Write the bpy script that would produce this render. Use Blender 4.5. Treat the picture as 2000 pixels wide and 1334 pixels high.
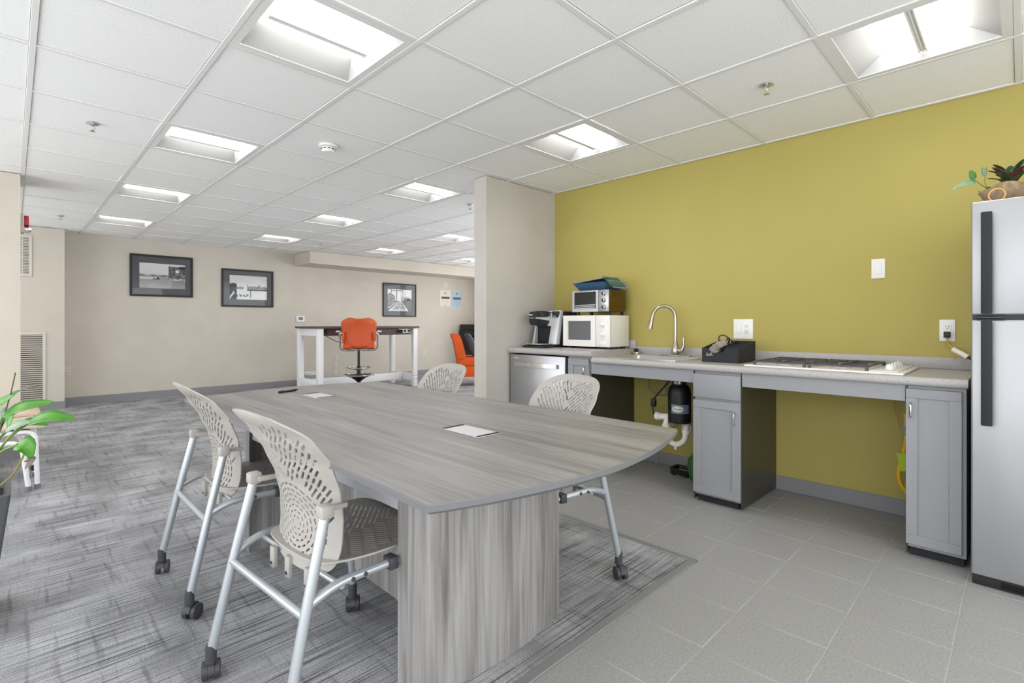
import bpy, bmesh, math, random
from mathutils import Vector, Matrix
from mathutils.geometry import delaunay_2d_cdt
PI = math.pi
for o in list(bpy.data.objects): bpy.data.objects.remove(o)
S = bpy.context.scene
C = S.collection

# ------------------------------------------------------------------ camera, world, exposure
YAW = math.radians(44.0715); EYE = 1.129; FPX = 985.7
cam = bpy.data.cameras.new('camera'); co = bpy.data.objects.new('camera', cam); C.objects.link(co)
cam.sensor_fit = 'HORIZONTAL'; cam.sensor_width = 36; cam.lens = FPX/2000*36
cam.shift_x = (1000-977.4)/2000; cam.shift_y = -(667-631)/2000
cam.clip_start = .05; cam.clip_end = 100
co.location = (0, 0, EYE); co.rotation_euler = (PI/2, 0, -YAW)
S.camera = co
w = bpy.data.worlds.new('sky'); S.world = w; w.use_nodes = True
w.node_tree.nodes['Background'].inputs[0].default_value = (.93, .965, 1, 1)
w.node_tree.nodes['Background'].inputs[1].default_value = 2.95
LAMP = 10.5
vs = S.view_settings
vs.view_transform = 'Standard'; vs.look = 'None'; vs.gamma = 1; vs.exposure = 0.31
vs.use_curve_mapping = False

# ------------------------------------------------------------------ helpers
def lin(c):
    return tuple(((v/255)/12.92 if v/255 <= .04045 else ((v/255+.055)/1.055)**2.4) for v in c)
MATS = {}
def mat(name, rgb, rough=.6, metal=0, **k):
    m = bpy.data.materials.new(name); m.use_nodes = True
    b = m.node_tree.nodes['Principled BSDF']
    b.inputs['Base Color'].default_value = (*lin(rgb), 1)
    b.inputs['Roughness'].default_value = rough; b.inputs['Metallic'].default_value = metal
    for a, v in k.items(): b.inputs[a].default_value = v
    MATS[name] = m
    return m
def nodes(m): return m.node_tree.nodes, m.node_tree.links, m.node_tree.nodes['Principled BSDF']
def speckle(m, c1, c2, scale, lo=.4, hi=.6, detail=3, bump=0, obj=True, stretch=(1,1,1), extra=None):
    n, l, b = nodes(m)
    tc = n.new('ShaderNodeTexCoord'); mp = n.new('ShaderNodeMapping'); mp.inputs['Scale'].default_value = stretch
    l.new(tc.outputs['Object'] if obj else tc.outputs['Generated'], mp.inputs[0])
    t = n.new('ShaderNodeTexNoise'); t.inputs['Scale'].default_value = scale; t.inputs['Detail'].default_value = detail
    l.new(mp.outputs[0], t.inputs['Vector'])
    r = n.new('ShaderNodeValToRGB'); r.color_ramp.elements[0].position = lo; r.color_ramp.elements[1].position = hi
    r.color_ramp.elements[0].color = (*lin(c1), 1); r.color_ramp.elements[1].color = (*lin(c2), 1)
    l.new(t.outputs[0], r.inputs[0]); l.new(r.outputs[0], b.inputs['Base Color'])
    if bump:
        bp = n.new('ShaderNodeBump'); bp.inputs['Strength'].default_value = bump; bp.inputs['Distance'].default_value = .002
        l.new(t.outputs[0], bp.inputs['Height']); l.new(bp.outputs[0], b.inputs['Normal'])
    return t, r, mp
def wood(name, axis, cols, rough=.35):
    """stretched grain along axis with broad streaks"""
    m = mat(name, cols[1], rough); n, l, b = nodes(m)
    tc = n.new('ShaderNodeTexCoord')
    def noise(sc, across, along, det, dist=0):
        mp = n.new('ShaderNodeMapping'); s = [across]*3; s[axis] = along; mp.inputs['Scale'].default_value = s
        l.new(tc.outputs['Object'], mp.inputs[0])
        t = n.new('ShaderNodeTexNoise'); t.inputs['Scale'].default_value = sc; t.inputs['Detail'].default_value = det
        t.inputs['Distortion'].default_value = dist
        l.new(mp.outputs[0], t.inputs['Vector']); return t
    a = noise(1, 14, .9, 4, .6); f = noise(1, 110, 2.2, 3, .3); g = noise(1, 34, 1.6, 5, 1.2)
    def madd(x, y, k):
        q = n.new('ShaderNodeMath'); q.operation = 'MULTIPLY_ADD'; l.new(x, q.inputs[0]); q.inputs[1].default_value = k
        if hasattr(y, 'links'): l.new(y, q.inputs[2])
        else: q.inputs[2].default_value = y
        return q.outputs[0]
    v = madd(a.outputs[0], 0., .5); v = madd(f.outputs[0], v, .25); v = madd(g.outputs[0], v, .4)
    r = n.new('ShaderNodeValToRGB'); e = r.color_ramp.elements
    e[0].position = .42; e[0].color = (*lin(cols[0]), 1); e[1].position = .74; e[1].color = (*lin(cols[2]), 1)
    k = e.new(.57); k.color = (*lin(cols[1]), 1)
    l.new(v, r.inputs[0]); l.new(r.outputs[0], b.inputs['Base Color'])
    bp = n.new('ShaderNodeBump'); bp.inputs['Strength'].default_value = .05; bp.inputs['Distance'].default_value = .001
    l.new(f.outputs[0], bp.inputs['Height']); l.new(bp.outputs[0], b.inputs['Normal'])
    return m

OFF = {}
def _link(o, parent=None):
    C.objects.link(o)
    if parent is not None: o.parent = parent
    return o
def tag(o, label=None, cat=None, group=None, kind=None):
    if label: o['label'] = label
    if cat: o['category'] = cat
    if group: o['group'] = group
    if kind: o['kind'] = kind
    return o
def thing(name, label, cat, loc=(0,0,0), group=None):
    o = bpy.data.objects.new(name, None); o.empty_display_size = .05
    C.objects.link(o); o.location = loc; OFF[o] = Vector(loc)
    return tag(o, label, cat, group)

class B:
    """a bmesh that collects shapes"""
    def __init__(s): s.bm = bmesh.new()
    def _mark(s): return len(s.bm.verts)
    def _xf(s, n0, M):
        s.bm.verts.ensure_lookup_table()
        for v in list(s.bm.verts)[n0:]: v.co = M @ v.co
    def box(s, x0, x1, y0, y1, z0, z1, bev=0, seg=2, M=None):
        t = bmesh.new(); bmesh.ops.create_cube(t, size=1)
        for v in t.verts:
            v.co = Vector(((x0+x1)/2+v.co.x*(x1-x0), (y0+y1)/2+v.co.y*(y1-y0), (z0+z1)/2+v.co.z*(z1-z0)))
        if bev: bmesh.ops.bevel(t, geom=t.edges[:], offset=bev, segments=seg, affect='EDGES', profile=.5)
        s.merge(t, M); return s
    def merge(s, t, M=None):
        if M is not None:
            for v in t.verts: v.co = M @ v.co
        mp = {v: s.bm.verts.new(v.co) for v in t.verts}
        for f in t.faces:
            try: s.bm.faces.new([mp[v] for v in f.verts])
            except ValueError: pass
        t.free()
    def tube(s, pts, r, n=10, cap=True, closed=False):
        pts = [Vector(p) for p in pts]
        rr = r if isinstance(r, (list, tuple)) else [r]*len(pts)
        rings = []; N = len(pts); prev = None
        for i, p in enumerate(pts):
            a = pts[i-1] if (i > 0 or closed) else p; b = pts[(i+1) % N] if (i < N-1 or closed) else p
            t = (b-a).normalized()
            if prev is None:
                u = t.orthogonal().normalized()
            else:
                u = (prev-t*prev.dot(t)).normalized()
            prev = u; v = t.cross(u)
            rings.append([s.bm.verts.new(p+rr[i]*(math.cos(2*PI*k/n)*u+math.sin(2*PI*k/n)*v)) for k in range(n)])
        for i in range(N if closed else N-1):
            A, D = rings[i], rings[(i+1) % N]
            sh = 0
            if closed and i == N-1:
                sh = min(range(n), key=lambda q: (A[0].co-D[q].co).length)
            for k in range(n):
                s.bm.faces.new((A[k], A[(k+1) % n], D[(k+1+sh) % n], D[(k+sh) % n]))
        if cap and not closed:
            s.bm.faces.new(rings[0][::-1]); s.bm.faces.new(rings[-1])
        return s
    def lathe(s, prof, c=(0,0,0), n=24, axis='z', cap=True, sx=1, sy=1):
        """prof: (radius, height) list"""
        rings = []
        for r, h in prof:
            ring = []
            for k in range(n):
                a = 2*PI*k/n; p = (r*math.cos(a)*sx, r*math.sin(a)*sy, h)
                if axis == 'x': p = (p[2], p[0], p[1])
                if axis == 'y': p = (p[1], p[2], p[0])
                ring.append(s.bm.verts.new(Vector(p)+Vector(c)))
            rings.append(ring)
        for A, D in zip(rings, rings[1:]):
            for k in range(n): s.bm.faces.new((A[k], A[(k+1) % n], D[(k+1) % n], D[k]))
        if cap: s.bm.faces.new(rings[0][::-1]); s.bm.faces.new(rings[-1])
        return s
    def prism(s, poly, a0, a1, axis='z', bev=0):
        """poly 2D extruded along axis"""
        def P(u, v, h): return {'z': (u, v, h), 'x': (h, u, v), 'y': (u, h, v)}[axis]
        t = bmesh.new()
        A = [t.verts.new(P(u, v, a0)) for u, v in poly]; D = [t.verts.new(P(u, v, a1)) for u, v in poly]
        t.faces.new(A[::-1]); t.faces.new(D); n = len(poly)
        for k in range(n): t.faces.new((A[k], A[(k+1) % n], D[(k+1) % n], D[k]))
        if bev: bmesh.ops.bevel(t, geom=t.edges[:], offset=bev, segments=2, affect='EDGES', profile=.5)
        s.merge(t); return s
    def ball(s, c, r, n=12, sc=(1,1,1)):
        t = bmesh.new(); bmesh.ops.create_uvsphere(t, u_segments=n, v_segments=max(6, n//2), radius=r)
        for v in t.verts: v.co = Vector((v.co.x*sc[0]+c[0], v.co.y*sc[1]+c[1], v.co.z*sc[2]+c[2]))
        s.merge(t); return s
    def quad(s, pts):
        s.bm.faces.new([s.bm.verts.new(p) for p in pts]); return s
    def make(s, name, m, parent=None, loc=None, smooth=True, ang=40):
        bm = s.bm
        off = Vector((0,0,0))
        if parent is not None: off = OFF.get(parent, off)
        if loc is not None: off = Vector(loc)
        for v in bm.verts: v.co -= off
        bmesh.ops.recalc_face_normals(bm, faces=bm.faces[:])
        me = bpy.data.meshes.new(name); bm.to_mesh(me); bm.free()
        if smooth:
            for p in me.polygons: p.use_smooth = True
            me.set_sharp_from_angle(angle=math.radians(ang))
        me.materials.append(MATS[m] if isinstance(m, str) else m)
        o = bpy.data.objects.new(name, me); _link(o, parent)
        if loc is not None and parent is None: o.location = loc
        OFF[o] = off
        return o
def copy_tree(o, parent=None):
    c = o.copy(); C.objects.link(c)
    if parent is not None: c.parent = parent
    for ch in list(o.children): copy_tree(ch, c)
    return c
def fillet(pts, r, n=5):
    pts = [Vector(p) for p in pts]; out = [pts[0]]
    for a, b, c in zip(pts, pts[1:], pts[2:]):
        d1 = (a-b); d2 = (c-b); k = min(r, d1.length*.45, d2.length*.45)
        p = b+d1.normalized()*k; q = b+d2.normalized()*k
        for i in range(n+1):
            t = i/n; out.append(p*(1-t)**2+b*2*t*(1-t)+q*t*t)
    out.append(pts[-1]); return out
def catmull(pts, n=6, closed=False):
    P = [Vector(p) for p in pts]; N = len(P); out = []
    for i in range(N if closed else N-1):
        g = (lambda j: P[j % N]) if closed else (lambda j: P[max(0, min(N-1, j))])
        a, b, c, d = g(i-1), g(i), g(i+1), g(i+2)
        for k in range(n):
            t = k/n; out.append(.5*((2*b)+(c-a)*t+(2*a-5*b+4*c-d)*t*t+(3*b-a-3*c+d)*t**3))
    if not closed: out.append(P[-1])
    return out
def px(u, v, d):
    """world point seen at photo pixel (u, v) at depth d: used to read positions off the photograph"""
    t = (u-977.4)/FPX; s, c = math.sin(YAW), math.cos(YAW)
    return Vector(((s+t*c)*d, (c-t*s)*d, EYE-(v-631)/FPX*d))
def interp(tab, x):
    if x <= tab[0][0]: return tab[0][1]
    for (a, fa), (b, fb) in zip(tab, tab[1:]):
        if x <= b:
            t = (x-a)/(b-a); t = t*t*(3-2*t)*.5+t*.5
            return fa+(fb-fa)*t
    return tab[-1][1]

# ------------------------------------------------------------------ materials
m = mat('ceiling_tile', (242, 242, 241), .95); speckle(m, (230, 230, 228), (244, 244, 243), 160, .35, .5, 4, .25)
mat('grid_white', (226, 225, 223), .6)
m = mat('beige_wall', (204, 196, 183), .85); speckle(m, (201, 193, 180), (207, 199, 187), 3, .3, .7, 2)
m = mat('grey_wall', (196, 190, 182), .85); speckle(m, (193, 187, 179), (199, 193, 185), 3, .3, .7, 2)
m = mat('yellow_wall', (179, 165, 91), .75); speckle(m, (177, 163, 89), (181, 167, 93), 2, .3, .7, 2)
m = mat('tile', (158, 157, 155), .5); speckle(m, (147, 146, 144), (163, 162, 160), 120, .35, .65, 5, .03)
mat('grout', (168, 166, 162), .9)
mat('baseboard', (138, 138, 141), .5)
mat('metal_trim', (150, 150, 150), .45, .4)
# carpet: fine dark stripes running along x with blotchy wear
m = mat('carpet', (120, 120, 122), .95); n, l, b = nodes(m)
tc = n.new('ShaderNodeTexCoord')
def nz(scale, st, det=3):
    mp = n.new('ShaderNodeMapping'); mp.inputs['Scale'].default_value = st; l.new(tc.outputs['Object'], mp.inputs[0])
    t = n.new('ShaderNodeTexNoise'); t.inputs['Scale'].default_value = scale; t.inputs['Detail'].default_value = det
    l.new(mp.outputs[0], t.inputs['Vector']); return t.outputs[0]
def ramp(x, stops):
    r = n.new('ShaderNodeValToRGB'); e = r.color_ramp.elements
    e[0].position, e[0].color = stops[0][0], (*lin([stops[0][1]]*3), 1)
    e[1].position, e[1].color = stops[-1][0], (*lin([stops[-1][1]]*3), 1)
    for p, v in stops[1:-1]: q = e.new(p); q.color = (*lin([v]*3), 1)
    l.new(x, r.inputs[0]); return r.outputs[0]
def mix(a, b_, fac, mode='MULTIPLY'):
    q = n.new('ShaderNodeMix'); q.data_type = 'RGBA'; q.blend_type = mode; q.inputs[0].default_value = fac
    l.new(a, q.inputs[6]); l.new(b_, q.inputs[7]); return q.outputs[2]
lines = ramp(nz(1, (2.2, 150, 1), 2), [(.34, 70), (.43, 205), (.58, 250)])
yarn = ramp(nz(1, (300, 420, 420), 2), [(.3, 165), (.6, 255)])
blot = ramp(nz(1, (3.2, 3.2, 1), 5), [(.3, 170), (.65, 255)])
cross = ramp(nz(1, (40, 3.0, 1), 3), [(.3, 150), (.45, 255)])
base = n.new('ShaderNodeRGB'); base.outputs[0].default_value = (*lin((206, 206, 209)), 1)
c_ = mix(base.outputs[0], lines, .85); c_ = mix(c_, yarn, .8); c_ = mix(c_, blot, .9); c_ = mix(c_, cross, .5)
l.new(c_, b.inputs['Base Color'])
bp = n.new('ShaderNodeBump'); bp.inputs['Strength'].default_value = .5; bp.inputs['Distance'].default_value = .003
l.new(yarn, bp.inputs['Height']); l.new(bp.outputs[0], b.inputs['Normal'])

wood('table_top', 1, ((104, 101, 99), (131, 128, 126), (152, 149, 147)), .4)
wood('table_side', 2, ((104, 101, 99), (146, 143, 141), (172, 170, 169)), .45)
mat('table_edge', (112, 112, 115), .35)
mat('apron_grey', (198, 199, 202), .4)
mat('plate_silver', (208, 208, 210), .4, .3)
mat('black', (22, 22, 24), .45)
mat('black_soft', (34, 35, 38), .7)
mat('black_gloss', (14, 14, 16), .15)
mat('steel_tube', (188, 193, 198), .32, .55)
mat('shell', (172, 167, 161), .55)
mat('shell_tan', (205, 187, 165), .55)
mat('caster', (62, 62, 66), .5)
m = mat('cabinet', (150, 151, 154), .5); speckle(m, (149, 150, 153), (151, 152, 155), 30, .3, .7, 2)
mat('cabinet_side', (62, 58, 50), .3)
m = mat('counter', (176, 172, 170), .35); speckle(m, (110, 106, 104), (182, 178, 176), 240, .3, .42, 3)
m = mat('stainless', (176, 177, 180), .32, .85)
n, l, b = nodes(m)
def brushed(m, c1, c2, st):
    speckle(m, c1, c2, 1, .3, .7, 3, 0, True, st)
brushed(MATS['stainless'], (172, 173, 176), (182, 183, 186), (2, 2, 500))
m = mat('fridge_steel', (176, 177, 179), .46, .8)
# gentle waviness of the sheet metal plus horizontal brushing
n, l, b = nodes(m); tc = n.new('ShaderNodeTexCoord')
t1 = nz(1, (3, 5, 1.6), 1); bp = n.new('ShaderNodeBump'); bp.inputs['Strength'].default_value = .6; bp.inputs['Distance'].default_value = .02
l.new(t1, bp.inputs['Height']); l.new(bp.outputs[0], b.inputs['Normal'])
mat('chrome', (215, 215, 218), .15, 1)
mat('nickel', (176, 168, 156), .25, .9)
mat('sink_steel', (205, 205, 206), .25, .8)
mat('grate', (72, 72, 76), .5)
mat('reflector', (166, 166, 165), .6)
mat('white_gloss', (238, 236, 232), .25)
mat('white', (236, 235, 232), .5)
mat('white_paint', (238, 238, 240), .4)
mat('mw_white', (236, 232, 226), .3)
mat('mw_window', (96, 98, 102), .2)
mat('dark_wood', (84, 70, 66), .5)
mat('orange', (196, 78, 24), .5)
mat('orange_fabric', (208, 84, 22), .9)
mat('dark_fabric', (62, 66, 70), .9)
mat('grey_plastic', (120, 122, 126), .5)
mat('picture_mat', (104, 105, 108), .9)
mat('pvc', (236, 232, 222), .4)
mat('hose_grey', (130, 128, 122), .4, .3)
mat('yellow_hose', (226, 180, 30), .5)
mat('green_tag', (170, 196, 30), .6)
mat('green', (44, 96, 44), .5)
mat('vent', (214, 207, 196), .6)
mat('dark_gap', (70, 62, 54), .9)
mat('red', (190, 30, 50), .4)
mat('foil_blue', (74, 110, 146), .25, .5)
mat('card_blue', (126, 140, 168), .6)
mat('card_green', (66, 108, 92), .6)
mat('planter', (86, 87, 89), .5)
mat('soil', (50, 40, 32), .95)
m = mat('leaf', (70, 150, 20), .4); speckle(m, (36, 98, 12), (78, 144, 24), 14, .3, .7, 3)
mat('leaf_pale', (118, 150, 118), .4); mat('leaf_dark', (22, 58, 26), .35); mat('leaf_red', (92, 34, 32), .4)
mat('leaf_brown', (104, 96, 80), .7); mat('stem', (96, 132, 60), .5); mat('dry_stem', (150, 136, 60), .6)
m = mat('tan_bowl', (170, 146, 116), .8); speckle(m, (146, 120, 90), (186, 164, 134), 40, .3, .7, 4, .3)
mat('tan_ring', (206, 160, 96), .4)
mat('paper_cream', (226, 216, 204), .8); mat('paper_blue', (176, 196, 214), .8); mat('ink', (90, 90, 92), .8)
mat('bag', (214, 208, 196), .2, 0, **{'Transmission Weight': .55, 'IOR': 1.2}); mat('label_blue', (120, 124, 150), .5); mat('label_cream', (222, 220, 200), .5)
mat('toaster_side', (92, 66, 14), .3, .3)
mat('liner', (176, 178, 182), .3)
mat('seat_tan', (214, 190, 166), .6)
m = bpy.data.materials.new('lamp_lens'); m.use_nodes = True; MATS['lamp_lens'] = m
b = m.node_tree.nodes['Principled BSDF']; b.inputs['Emission Color'].default_value = (1, .985, .96, 1); b.inputs['Emission Strength'].default_value = LAMP
m = bpy.data.materials.new('pane'); m.use_nodes = True; MATS['pane'] = m
n = m.node_tree.nodes; l = m.node_tree.links; n.remove(n['Principled BSDF'])
tr = n.new('ShaderNodeBsdfTransparent'); gl = n.new('ShaderNodeBsdfGlossy'); gl.inputs['Roughness'].default_value = .03
fr = n.new('ShaderNodeFresnel'); fr.inputs[0].default_value = 1.3; mx = n.new('ShaderNodeMixShader')
l.new(fr.outputs[0], mx.inputs[0]); l.new(tr.outputs[0], mx.inputs[1]); l.new(gl.outputs[0], mx.inputs[2])
l.new(mx.outputs[0], n['Material Output'].inputs[0])
m = bpy.data.materials.new('print'); m.use_nodes = True; MATS['print'] = m
n = m.node_tree.nodes; l = m.node_tree.links; at = n.new('ShaderNodeVertexColor'); at.layer_name = 'Col'
l.new(at.outputs[0], n['Principled BSDF'].inputs['Base Color']); n['Principled BSDF'].inputs['Roughness'].default_value = .8

# ------------------------------------------------------------------ structure
WX, BY, CZ = 3.747, 9.11, 2.363
XL, XR, YB = -1.6, 8.02, -2.2
GX0, GY0, G = .6763, 1.841, .6096
def struct(b, name, m, label, smooth=False, loc=(0,0,0)):
    o = b.make(name, m, loc=loc, smooth=smooth); return tag(o, label, kind='structure')
TX, TY = 2.333, 1.075                                            # corner where carpet meets kitchen tile
fl = struct(B().prism([(XL, YB), (WX+.1, YB), (WX+.1, 3.25), (TX, 3.25), (TX, TY), (XL, TY)], -.06, -.0012), 'floor', 'grout', 'grey square-tiled kitchen floor with thin grout lines')
struct(B().prism([(XL, TY), (TX, TY), (TX, 3.25), (XR+.1, 3.25), (XR+.1, BY+.1), (XL, BY+.1)], -.06, .003), 'floor_carpet', 'carpet', 'grey striped carpet covering the open office floor')
random.seed(4)
T = .3025
tm = B().box(-.1495, .1495, -.1495, .1495, -.012, 0, .0015, 1).make('tile', 'tile', fl)
first = True
for i in range(-9, 5):
    for j in range(-5, 7):
        x, y = TX+T*(i+.5), TY+T*(j+.5)
        if j >= 0 and i < 0: continue
        if y > 3.2 or x+T/2 > WX+.12: continue
        if i < -7 and j < -2: continue
        o = tm if first else tm.copy()
        if not first: C.objects.link(o)
        first = False
        o.location = (x, y, random.uniform(-.0005, .0003)); o.rotation_euler = (0, 0, random.choice((0, PI/2, PI)))
struct(B().box(TX-.03, TX+.006, TY-.006, 3.1, .0, .006, .002, 1), 'trim_1', 'metal_trim', 'grey metal edge strip between carpet and tile along the kitchen')
struct(B().box(XL, TX+.006, TY-.006, TY+.03, .0, .0062, .002, 1), 'trim_2', 'metal_trim', 'grey metal edge strip where the carpet ends by the table')

struct(B().box(WX, WX+.1, YB, 3.12, 0, CZ+.12), 'wall_right', 'yellow_wall', 'mustard yellow painted kitchen wall')
struct(B().box(2.855, WX+.1, 3.12, 3.27, 0, CZ), 'wall_partition', 'grey_wall', 'short greige partition wall beside the kitchen')
struct(B().box(XL, XR+.1, BY, BY+.12, 0, CZ+.12), 'wall_back', 'beige_wall', 'long beige back wall with framed pictures')
bw = B().box(XR, XR+.1, 3.27, BY, 0, .3).box(XR, XR+.1, 3.27, BY, 2.25, CZ+.12).box(XR, XR+.1, 8.2, BY, .3, 2.25).box(XR, XR+.1, 3.27, 3.5, .3, 2.25).box(XR, XR+.1, 5.75, 5.9, .3, 2.25)  # openings added out of view to brighten the lounge
struct(bw, 'wall_far_right', 'beige_wall', 'beige end wall of the lounge corner')
bw = B().box(WX+.1, XR+.1, 3.12, 3.27, 0, .3).box(WX+.1, XR+.1, 3.12, 3.27, 2.25, CZ+.12)  # unseen wall; openings added so daylight reaches the back wall
for x in (WX+.1, 5.2, 6.6, 7.95): bw.box(x, x+.16, 3.12, 3.27, .3, 2.25)
struct(bw, 'wall_lounge_near', 'beige_wall', 'beige wall behind the kitchen partition')
struct(B().box(3.665, XR, 8.465, BY, 2.155, CZ), 'wall_soffit', 'beige_wall', 'beige boxed soffit along the top of the back wall')
struct(B().box(XL, .5, 8.775, BY, 0, CZ), 'wall_left_bump', 'beige_wall', 'beige wall projection holding two air grilles')
struct(B().box(XL, .052, 5.78, 6.3, 0, CZ), 'wall_left_pier', 'beige_wall', 'beige wall pier at the left edge')
bw = B().box(XL, 4.0, YB-.1, YB, 0, .2).box(XL, 4.0, YB-.1, YB, 2.3, CZ+.12)  # unseen wall, gaps added to let in even daylight
for x in (XL, .2, 2.0, 3.7): bw.box(x, x+.15, YB-.1, YB, .2, 2.3)
struct(bw, 'wall_behind', 'beige_wall', 'beige wall behind the viewer')
# left wall beyond the frame: piers, sill and head around openings added for daylight
bw = B().box(XL-.15, XL, YB, BY, 0, .2).box(XL-.15, XL, YB, BY, 2.3, CZ+.12)
for y in (YB, -.3, 1.6, 3.5, 5.75, 8.7): bw.box(XL-.15, XL, y, y+.14, .2, 2.3)
struct(bw, 'wall_left', 'beige_wall', 'beige wall on the left with openings added for daylight')
def bb(name, *a): struct(B().box(*a, .003, 1), name, 'baseboard', 'grey vinyl base strip '+name.split('_', 1)[1].replace('_', ' '))
bb('baseboard_right', WX-.008, WX, YB, 3.12, 0, .096)
bb('baseboard_back', .5, XR, BY-.012, BY, 0, .105)
bb('baseboard_bump', XL, .508, 8.763, 8.775, 0, .105)
bb('baseboard_bump_side', .5, .512, 8.763, BY, 0, .105)
bb('baseboard_pier', XL, .06, 5.768, 5.78, 0, .105)
bb('baseboard_partition', 2.845, 3.1, 3.11, 3.12, 0, .1)

# ceiling slab, tiles, T-bars
ce = struct(B().box(XL, XR+.1, YB, BY+.1, CZ+.11, CZ+.16), 'ceiling', 'ceiling_tile', 'white suspended ceiling of square mineral tiles')
LIGHTS = [(0, r) for r in (-3, 0, 3, 6, 9)]+[(3, r) for r in (-3, 0, 3, 6, 9)]+[(6, r) for r in (3, 6, 9)]+[(9, r) for r in (6, 9)]
sA, cA = math.sin(YAW), math.cos(YAW)
def inview(x, y):
    for dx in (0, .3, .61):
        for dy in (0, .3, .61):
            X, Y = x+dx, y+dy; d = X*sA+Y*cA
            if d < .2: continue
            u = 977.4+FPX*(X*cA-Y*sA)/d; v = 631-FPX*(CZ-EYE)/d
            if -20 < u < 2020 and v > -40: return True
    return False
h = G/2-.0125
tp = B().box(-h, h, -h, h, CZ+.006, CZ+.022, .002, 1).make('ceiling_tile', 'ceiling_tile', ce); first = True
rest = B()
for i in range(-4, 13):
    for j in range(-7, 12):
        if (i, j) in LIGHTS: continue
        x, y = GX0+G*i, GY0+G*j
        if x+G < XL or x > XR or y+G < YB: continue
        if y < 3.0 and x > WX: continue
        if i < -3 or not inview(x, y) or (x > 6.2 and y < 5):
            rest.box(x+.0125, x+G-.0125, y+.0125, y+G-.0125, CZ+.006, CZ+.022); continue
        o = tp if first else tp.copy()
        if not first: C.objects.link(o)
        first = False
        o.location = (x+G/2, y+G/2, random.uniform(0, .0012))
tag(rest.make('ceiling_tiles_beyond', 'ceiling_tile', ce), kind='stuff')
for i in range(-3, 13):
    x = GX0+G*i
    B().box(x-.012, x+.012, YB, BY, CZ, CZ+.008, .0015, 1).make('grid_bar', 'grid_white', ce)
for j in range(-6, 13):
    y = GY0+G*j
    B().box(XL, XR, y-.012, y+.012, CZ+.0015, CZ+.0085, .0015, 1).make('grid_bar', 'grid_white', ce)

# ------------------------------------------------------------------ ceiling lights
def make_light():
    t = thing('ceiling_light', '', 'ceiling light')
    o, i, e = .292, .258, .235          # outer, opening, recess end
    b = B()
    for s in (-1, 1):
        b.box(-o, o, s*i if s > 0 else -o, o if s > 0 else -i, .002, .012); b.box(s*i if s > 0 else -o, o if s > 0 else -i, -i, i, .002, .012)
    b.make('frame', 'grid_white', t, smooth=False)
    zt = .07; ly = .152; lx = .222
    for s in (-1, 1):                     # long curved side reflectors
        b = B(); rows = []
        for k in range(7):
            q = k/6; y = s*(i-(i-ly)*q); z = .004+zt*q; xx = i-(i-lx)*q
            rows.append([b.bm.verts.new((-xx, y, z)), b.bm.verts.new((xx, y, z))])
        for A, D in zip(rows, rows[1:]): b.bm.faces.new((A[0], A[1], D[1], D[0]))
        b.make('side_reflector', 'reflector', t)
    for s in (-1, 1):                     # end reflectors
        b = B(); b.quad([(s*i, -i, .004), (s*i, i, .004), (s*lx, ly, .004+zt), (s*lx, -ly, .004+zt)])
        b.make('end_reflector', 'reflector', t)
    for s in (-1, 1):
        b = B(); b.prism([(s*.016, .034), (s*ly, zt+.003), (s*ly, zt+.008), (s*.016, .040)], -lx, lx, 'x')
        b.make('lens', 'lamp_lens', t, smooth=False)
    zb = .032
    b = B().box(-lx, lx, -.017, .017, zb-.004, zb+.008)
    b.box(-lx, lx, -.0155, -.0105, zb-.012, zb-.004); b.box(-lx, lx, .0105, .0155, zb-.012, zb-.004); b.box(-lx, lx, -.003, .003, zb-.010, zb-.004)
    b.make('centre_bar', 'white', t)
    B().box(-o, o, -o, o, .1, .106).make('housing', 'white', t)
    return t
ORD = ['nearest', 'second', 'third', 'fourth', 'fifth']
lt = make_light(); first = True
names = {0: 'left row', 3: 'right row', 6: 'row beyond the partition', 9: 'far lounge row'}
for (i, r) in LIGHTS:
    o = lt if first else copy_tree(lt)
    first = False
    o.location = (GX0+G*(i+.5), GY0+G*(r+.5), CZ)
    rows = [q for (a, q) in LIGHTS if a == i]; k = rows.index(r)
    lab = {(0, 0): 'large bright recessed ceiling light at the top over the table, left row', (3, -3): 'recessed ceiling light at the top right above the refrigerator end of the counter',
           (3, 0): 'recessed ceiling light just in front of the partition wall top', (0, -3): 'recessed ceiling light straight above the viewer'}.get((i, r))
    o['label'] = lab or ('square recessed ceiling light, %s one in the %s going away' % (ORD[k], names[i]))
    o['group'] = 'recessed ceiling lights'

# ------------------------------------------------------------------ sprinklers, smoke detector, strobe
def sprinkler(x, y, label):
    t = thing('sprinkler_head', label, 'sprinkler', (x, y, CZ), 'ceiling sprinkler heads')
    B().lathe([(.032, CZ+.004), (.034, CZ-.002), (.018, CZ-.008), (.011, CZ-.012)], (x, y, 0), 16).make('escutcheon', 'chrome', t)
    b = B()
    for s in (-1, 1): b.tube([(x+s*.009, y, CZ-.01), (x+s*.013, y, CZ-.025), (x, y, CZ-.04)], .0025, 6)
    b.make('frame_arm', 'chrome', t)
    B().lathe([(.004, CZ-.036), (.014, CZ-.043), (.015, CZ-.046), (.004, CZ-.047)], (x, y, 0), 14).make('deflector', 'chrome', t)
sprinkler(.358, 4.006, 'chrome sprinkler head on the ceiling left of the second light')
sprinkler(2.816, .922, 'chrome sprinkler head on the ceiling above the yellow wall')
sprinkler(.402, 7.711, 'small sprinkler head on the ceiling near the left grille wall')
sprinkler(3.435, 4.004, 'sprinkler head on the ceiling left of the partition top')
sprinkler(3.448, 7.584, 'tiny sprinkler head on the ceiling in front of the soffit corner')
sprinkler(6.35, 6.6, 'tiny sprinkler head on the ceiling over the lounge, beside the partition edge')
t = thing('smoke_detector', 'round white smoke detector on the ceiling', 'smoke detector', (1.583, 3.36, CZ))
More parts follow.
